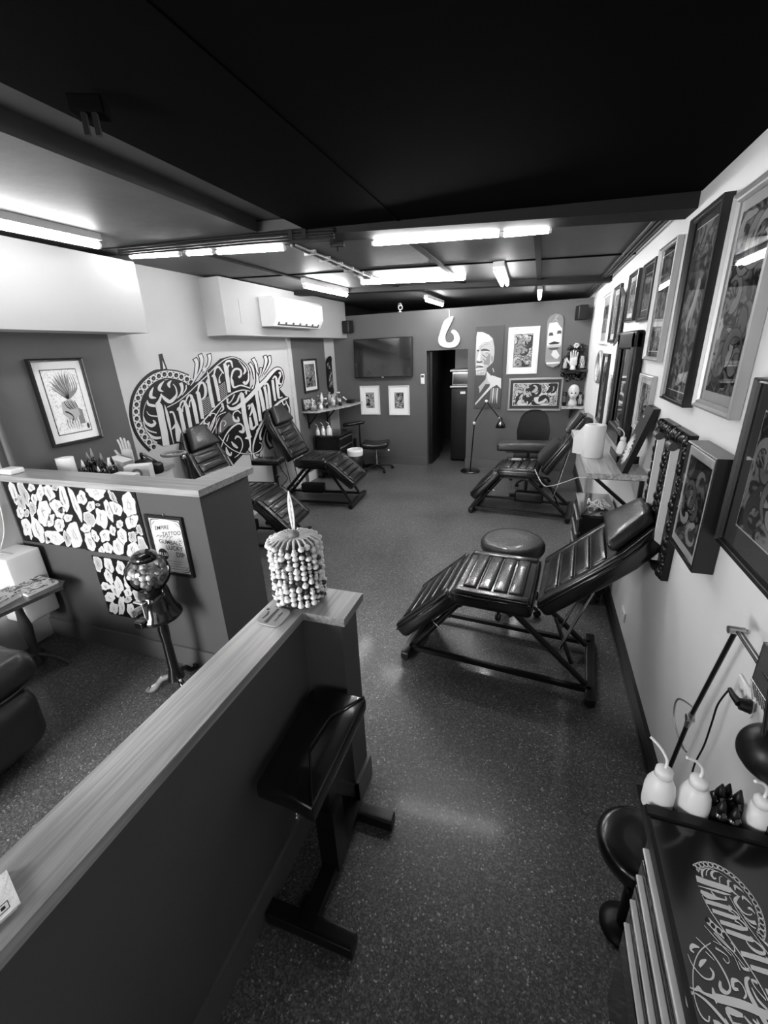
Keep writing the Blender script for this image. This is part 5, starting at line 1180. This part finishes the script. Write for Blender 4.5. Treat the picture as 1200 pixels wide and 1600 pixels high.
ST3 = [(765,700,60,140,-.3),(850,715,70,130,-.4),(940,735,65,110,-.1),(1025,740,70,110,0),(850,800,60,130,-.3),(825,880,75,60,.3),(930,870,60,130,-.3),(1000,845,65,110,-.2),(900,915,50,110,-.5),(860,965,90,70,.3),(1000,930,60,70,0),(1000,985,60,50,0),(1070,950,50,110,-.4),(950,1030,50,150,0),(890,1050,70,90,-.3),(1030,1070,60,130,-.4),(1085,1080,60,140,-.3),(1140,1120,50,60,0),(1190,1150,40,50,0)]
board('left black sticker board beside the left wall on the half wall', [(2, 745), (102, 757), (136, 858), (38, 844)], ST1, 1)
board('middle black sticker board next to the gumball poster', [(102, 757), (210, 767), (240, 876), (137, 858)], ST2, 2)
board('lower black sticker board partly behind the gumball machine', [(141, 866), (232, 882), (268, 979), (174, 957)], ST3, 3)
Q = [at_y(x, y, YW) for x, y in ((224, 801), (286, 809), (307, 903), (254, 892))]
x0 = (Q[0].x+Q[3].x)/2; x1 = (Q[1].x+Q[2].x)/2; zt = (Q[0].z+Q[1].z)/2; zb_ = (Q[2].z+Q[3].z)/2
t = thing('framed_poster', 'black framed gumball lucky dip poster on the half wall', 'poster', ((x0+x1)/2, YW, zb_))
f = MB(); e_ = .018
f.box((x0, YW-.02, zb_), (x0+e_, YW, zt)).box((x1-e_, YW-.02, zb_), (x1, YW, zt)).box((x0+e_, YW-.02, zb_), (x1-e_, YW, zb_+e_)).box((x0+e_, YW-.02, zt-e_), (x1-e_, YW, zt))
build('frame', f, M['frame_black'], t)
mb = MB(M['paint_white'], M['ink'], M['grey_mid'], M['grey_dark']); mb.box((x0+e_, YW-.008, zb_+e_), (x1-e_, YW-.001, zt-e_), 0)
PW, PH = x1-x0-2*e_, zt-zb_-2*e_
P_ = lambda o=0: (lambda x, y: Vector((x0+e_+x*PW, YW-.0085-o, zb_+e_+y*PW)))
asp = PH/PW
text_mesh(mb, 'Empire', .17, P_(), 1, bold=.004) if False else None
def txt(s_, x, y, size, m=1, bold=.004, shear=.0):
    text_mesh(mb, s_, size, lambda a, b_: P_()(x+a+b_*shear, y+b_+a*shear), m, 'CENTER', bold)
txt('EMPIRE', .36, asp-.30, .145, 1, .001, .15); txt('TATTOO', .62, asp-.43, .145, 1, .001, .15)
txt('GUMBALL', .52, asp-.68, .155, 1, .002); txt('LUCKY', .62, asp-.83, .165, 1, .002); txt('DIP', .76, asp-1.01, .18, 1, .002)
disc(mb, .22, asp-.98, .155, P_(.0002), 1, n=28)
text_mesh(mb, '$1.50', .12, lambda a, b_: P_(.0006)(.22+a, asp-1.02+b_), 0, 'CENTER', .004)
for k, wd_ in enumerate((.42, .34, .60, .70)): mb.add([P_()(.55-wd_/2, .30-.07*k), P_()(.55+wd_/2, .30-.07*k), P_()(.55+wd_/2, .315-.07*k), P_()(.55-wd_/2, .315-.07*k)], [(0, 1, 2, 3)], 2)
disc(mb, .85, asp-.56, .07, P_(.0002), 2, n=18); disc(mb, .85, asp-.56, .055, P_(.0003), 0, n=18); disc(mb, .85, asp-.56, .025, P_(.0004), 1, n=8)
for sx in (0, 1):
    for sz in (0, 1):
        X_ = lambda u: u if sx == 0 else 1-u
        Z_ = lambda v: v if sz == 0 else asp-v
        stroke(mb, [(X_(.04), Z_(.3), .008), (X_(.05), Z_(.12), .02), (X_(.12), Z_(.05), .02), (X_(.35), Z_(.04), .006)], P_(.0003), 1, 4); stroke(mb, [(X_(.06), Z_(.2), .006), (X_(.13), Z_(.14), .02), (X_(.2), Z_(.09), .006)], P_(.0004), 2, 4)
for k in range(5): stroke(mb, [(.12+.1*k, asp-.52-.01*k, .01), (.18+.1*k, asp-.48, .03), (.26+.1*k, asp-.46, .008)], P_(.0004), 2, 3)
build('print', mb, None, t); build('hanger', MB().tube([((x0+x1)/2, YW-.005, zt-.002), ((x0+x1)/2, YW-.005, zt+.014)], .004), M['steel'], t)

# ------------------------------------------------------------------ gumball machine
GX, GY = -2.13, 1.68
t = thing('gumball_machine', 'black gumball machine with glass globe on a cast pedestal before the sticker wall', 'gumball machine', (GX, GY, 0))
build('post', MB().lathe([(.055, .08), (.05, .10), (.032, .16), (.028, .36), (.034, .47), (.026, .50), (.030, .53), (.02, .552)], (GX, GY, 0), n=24), M['black_gloss'], t)
for k in range(3):
    a = k*2*PI/3+3.75; c_, s_ = math.cos(a), math.sin(a); f = build('foot', MB().tube(catmull([(GX+.03*c_, GY+.03*s_, .10), (GX+.09*c_, GY+.09*s_, .085), (GX+.13*c_, GY+.13*s_, .035), (GX+.168*c_, GY+.168*s_, .02), (GX+.185*c_, GY+.185*s_, .034)], 5), .018, n=10), M['grey_mid' if k == 0 else 'black_gloss'], t)
    build('scroll', MB().tube(catmull([(GX+.08*c_, GY+.08*s_, .11), (GX+.115*c_, GY+.115*s_, .065), (GX+.155*c_, GY+.155*s_, .045)], 5), .009, n=8), M['grey_light'], f)
build('body', MB().lathe([(.02, .55), (.125, .555), (.135, .565), (.13, .585), (.11, .61), (.092, .69), (.08, .768), (.02, .768)], (GX, GY, 0), n=32), M['black_gloss'], t)
fc = build('coin_plate', MB().rbox((GX-.045, GY-.12, .60), (GX+.035, GY-.075, .725), .01), M['chrome'], t); build('coin_knob', MB().tube([(GX-.005, GY-.12, .675), (GX-.005, GY-.15, .675)], .022, n=16).box((GX-.009, GY-.165, .655), (GX-.001, GY-.145, .695)), M['steel'], fc)
build('chute', MB().rbox((GX-.035, GY-.155, .565), (GX+.03, GY-.105, .61), .01), M['black_gloss'], t)
GR = .122; GZ = .865
build('globe', MB().lathe([(GR*math.sin(math.radians(a)), GZ-GR*math.cos(math.radians(a))) for a in range(36, 146, 6)], (GX, GY, 0), n=36), M['jar_glass'], t)
build('lid', MB().lathe([(.072, .953), (.075, .963), (.07, .985), (.05, 1.0), (.02, 1.005), (.001, 1.005)], (GX, GY, 0), n=28), M['black_gloss'], t)
build('rod', MB().tube([(GX, GY, .77), (GX, GY, .96)], .005), M['steel'], t)
R = random.Random(77); pts = []
tries = 0
while len(pts) < 58 and tries < 20000:
    tries += 1; r = .0175
    p = Vector((R.uniform(-1, 1), R.uniform(-1, 1), R.uniform(-1, .42)))*GR
    if p.length > GR-r-.004 or p.z < -.82*GR: continue
    if math.hypot(p.x, p.y) < r+.007: continue
    if all((p-q_).length > 2*r*.97 for q_ in pts): pts.append(p)
sh = MB().ball((0, 0, 0), .0172, n=14)
cols = ['white', 'cream', 'grey_light', 'grey_mid', 'bone']; proto = {}
for i, p in enumerate(pts):
    k = cols[i % 5]
    if k not in proto:
        o = build('gumball', sh, M[k], None, loc=(0, 0, 0)); proto[k] = o
    else: o = proto[k].copy(); COL.objects.link(o)
    o.location = (GX+p.x, GY+p.y, GZ+p.z); tag(o, 'round pale gumball inside the glass globe of the gumball machine', 'gumball', 'gumballs in the glass globe')

# ------------------------------------------------------------------ side table, magazines, heater, sofa
TZ = .60
t = thing('side_table', 'small dark side table with turned stem in the waiting corner', 'table', (-3.27, 1.55, 0))
build('table_top', MB().prism([(-3.46, 1.28, TZ-.025), (-3.12, 1.24, TZ-.025), (-3.06, 1.74, TZ-.025), (-3.12, 1.80, TZ-.025), (-3.44, 1.80, TZ-.025)], (0, 0, .025)), M['wood_dark'], t)
build('stem', MB().lathe([(.03, .03), (.035, .06), (.022, .10), (.03, .25), (.04, .34), (.026, .44), (.022, .50), (.034, .55), (.05, .574)], (-3.27, 1.55, 0), n=20), M['wood_dark'], t)
for k in range(3):
    a = k*2*PI/3+.4; build('foot', MB().tube(catmull([(-3.27, 1.55, .12), (-3.27+.12*math.cos(a), 1.55+.12*math.sin(a), .08), (-3.27+.2*math.cos(a), 1.55+.2*math.sin(a), .015)], 5), .016), M['wood_dark'], t)
def magazine(label, c, w_, l, rot, art, h=.02, words=None):
    t = thing('magazine', label, 'magazine', c, rot)
    build('pages', MB().box((-w_/2, -l/2, 0), (w_/2, l/2, h-.002)), M['paper'], t, local=True)
    mb = MB(ART[art], M['ink'], M['paint_white'], M['grey_mid'], M['grey_light']); mb.box((-w_/2-.002, -l/2-.002, h-.002), (w_/2+.002, l/2+.002, h), 0)
    if words:
        for i, (s_, y, sz) in enumerate(words): text_mesh(mb, s_, sz, lambda a, b_, y=y: Vector((w_*.32-(y+b_)*1.0, a, h+.0006)), 1, 'CENTER', .001)
        mb.add([(-w_*.42, -l*.45, h+.0002), (w_*.42, -l*.45, h+.0002), (w_*.42, l*.45, h+.0002), (-w_*.42, l*.45, h+.0002)], [(0, 1, 2, 3)], 4)
    build('cover', mb, None, t, local=True)
magazine('nearer lettered magazine lying on the side table', (-3.29, 1.40, TZ+.001), .22, .30, .1, 8, .03, [('TATTOO', .0, .05), ('FLASH', .07, .06)])
magazine('farther patterned magazine lying on the side table', (-3.25, 1.67, TZ+.001), .23, .20, -.05, 5, .02)
t = thing('wall_heater', 'white boxy heater cabinet on the left wall behind the side table', 'heater', (XL+.12, 1.72, .28))
build('casing', MB().rbox((XL+.001, 1.62, .30), (XL+.24, 1.85, .82), .012), M['white'], t); build('vent', MB().box((XL+.05, 1.70, .8201), (XL+.18, 1.72, .822)), M['grey_light'], t)
single('wall_cable', MB().tube(catmull([tuple(at_x(x, y, XL+.008)) for x, y in ((0, 790), (5, 815), (6, 835), (1, 858))], 6), .003), M['white'], 'thin white cable hanging down the left wall above the heater', 'cable')
t = thing('recliner_sofa', 'creased black leather recliner sofa at the left edge of the photo', 'sofa', (-3.05, .8, 0))
m = MB().rbox((-3.1, .30, .06), (-2.44, 1.12, .42), .10, n=5)
for v in m.v: v += Vector((.015*math.sin(v.y*22)*math.sin(v.z*9), 0, .01*math.sin(v.x*18+v.y*9)))
build('arm_body', m, M['leather_sofa'], t)
m = MB().rbox((-3.12, .34, .40), (-2.50, 1.20, .60), .095, n=5, puff=.02)
for v in m.v: v += Vector((.012*math.sin(v.y*30+v.z*10), 0, .010*math.sin(v.x*20+v.y*13)))
build('arm_cushion', m, M['leather_sofa'], t)
build('seat', MB().rbox((-3.55, .30, .12), (-3.08, 1.15, .46), .07), M['leather_sofa'], t)
build('stitching', MB().tube(catmull([(-2.53, 1.16, .44), (-2.49, 1.0, .435), (-2.50, .8, .44), (-2.49, .5, .44)], 5), .005), M['grey_dark'], t)

# ------------------------------------------------------------------ beaded drum, cards on the centre capping
BX, BY, BZ0 = -.885, 1.365, 1.081
t = thing('beaded_drum', 'drum of hanging pale shell bead strings with an upright feather on the centre capping', 'ornament', (BX, BY, BZ0))
build('inner_drum', MB().lathe([(.001, .0), (.085, .0), (.085, .255), (.001, .255)], (BX, BY, BZ0), n=28), M['grey_dark'], t)
R = random.Random(31); NS = 24
for k in range(NS):
    a = 2*PI*k/NS; mb = MB(M['bead_light'], M['bead_dark']); z = .27
    while z > .012:
        big = R.random() < .62; r = R.uniform(.0115, .0145) if big else R.uniform(.006, .009)
        rr = .102+R.uniform(-.003, .003)
        mb.ball((BX+rr*math.cos(a), BY+rr*math.sin(a), BZ0+z), r, 0 if R.random() < .86 else 1, n=8, sc=(1, 1, .85))
        z -= r*1.75
    mb.tube([(BX+.02*math.cos(a), BY+.02*math.sin(a), BZ0+.285), (BX+.07*math.cos(a), BY+.07*math.sin(a), BZ0+.292), (BX+.10*math.cos(a), BY+.10*math.sin(a), BZ0+.275)], .0045, 0, n=6)
    build('bead_string', mb, None, t)
build('centre_boss', MB().lathe([(.024, .28), (.024, .30), (.014, .315), (.001, .315)], (BX, BY, BZ0), n=16), M['grey_mid'], t)
m = MB(M['paint_white'], M['grey_mid'])
prof = [(0, .006), (.02, .014), (.05, .021), (.09, .024), (.12, .020), (.145, .014), (.165, .006), (.172, .001)]
vs = [Vector((BX+s_*w_*.85, BY-s_*w_*.5+.004, BZ0+.305+z)) for z, w_ in prof for s_ in (-1, 1)]
m.add(vs, [(2*i, 2*i+1, 2*i+3, 2*i+2) for i in range(len(prof)-1)]); m.add([v+Vector((.001, .003, 0)) for v in vs], [(2*i+2, 2*i+3, 2*i+1, 2*i) for i in range(len(prof)-1)])
for k in range(5): stroke(m, [(-.01, .03+.024*k, .002), (.0, .04+.024*k, .004), (.012, .038+.024*k, .002)], lambda x, z: Vector((BX+x*.85, BY-x*.5-.0+.002, BZ0+.305+z)), 1, 3)
fe = build('feather', m, None, t); build('quill', MB().tube([(BX, BY, BZ0+.30), (BX, BY+.003, BZ0+.47)], .0022, n=6), M['bead_light'], fe)
CP = 1.0803
Q = [at_z(x, y, CP) for x, y in ((419, 948), (458, 955), (435, 982), (397, 973))]
cen = sum(Q, Vector())/4
t = thing('counter_plaque', 'pale rounded review plaque lying on the centre capping before the beaded drum', 'plaque', tuple(cen))
def rq(u, v): return Q[0]*(1-u)*(1-v)+Q[1]*u*(1-v)+Q[2]*u*v+Q[3]*(1-u)*v
ol = [(.5+.5*math.copysign(abs(math.cos(a))**.45, math.cos(a)), .5+.5*math.copysign(abs(math.sin(a))**.45, math.sin(a))) for a in [2*PI*i/40 for i in range(40)]]
build('plate', MB().prism([rq(u, v) for u, v in ol], (0, 0, .005)), M['grey_light'], t)
mb = MB(M['ink'], M['grey_dark'], M['white']); up_ = Vector((0, 0, .0056))
text_mesh(mb, 'Google', .20, lambda a, b_: rq(.76-b_*.9, .5+a*.9)+up_ if False else rq(.68+b_*.6, .5-a*.9)+up_, 0, 'CENTER', .004)
f = lambda u, v: rq(u, v)+up_
poly(mb, [(.42, .08), (.52, .08), (.50, .92), (.36, .92)], f, 1)
stroke(mb, [(.2, .75, .05), (.25, .5, .09), (.2, .3, .05)], f, 1, 3); disc(mb, .12, .2, .06, f, 0)
build('printing', mb, None, t)
Q2 = [Vector((-1.0, .03, CP)), Vector((-.958, .262, CP)), Vector((-.868, .232, CP)), Vector((-.905, .0, CP))]
t = thing('card_stack', 'white printed cards lying on the centre capping at the left edge', 'cards', (-.93, .13, CP))
build('cards', MB().prism(Q2, (0, 0, .006)).prism([q_+Vector((.004, .006, .0062)) for q_ in Q2], (0, 0, .003)), M['paper'], t)
mb = MB(M['ink']); r2 = lambda u, v: Q2[0]*(1-u)*(1-v)+Q2[1]*u*(1-v)+Q2[2]*u*v+Q2[3]*(1-u)*v+Vector((.004, .006, .0096))
for a, b_, c_, d_ in ((.86, .70, .94, .72), (.86, .88, .94, .90), (.86, .70, .865, .90), (.935, .70, .94, .90), (.885, .76, .915, .84)): mb.add([r2(a, b_), r2(c_, b_), r2(c_, d_), r2(a, d_)], [(0, 1, 2, 3)])
for k in range(3): stroke(mb, [(.68+.05*k, .30, .01), (.70+.05*k, .5, .02), (.68+.05*k, .62, .01)], r2, 0, 3)
build('printing', mb, None, t)
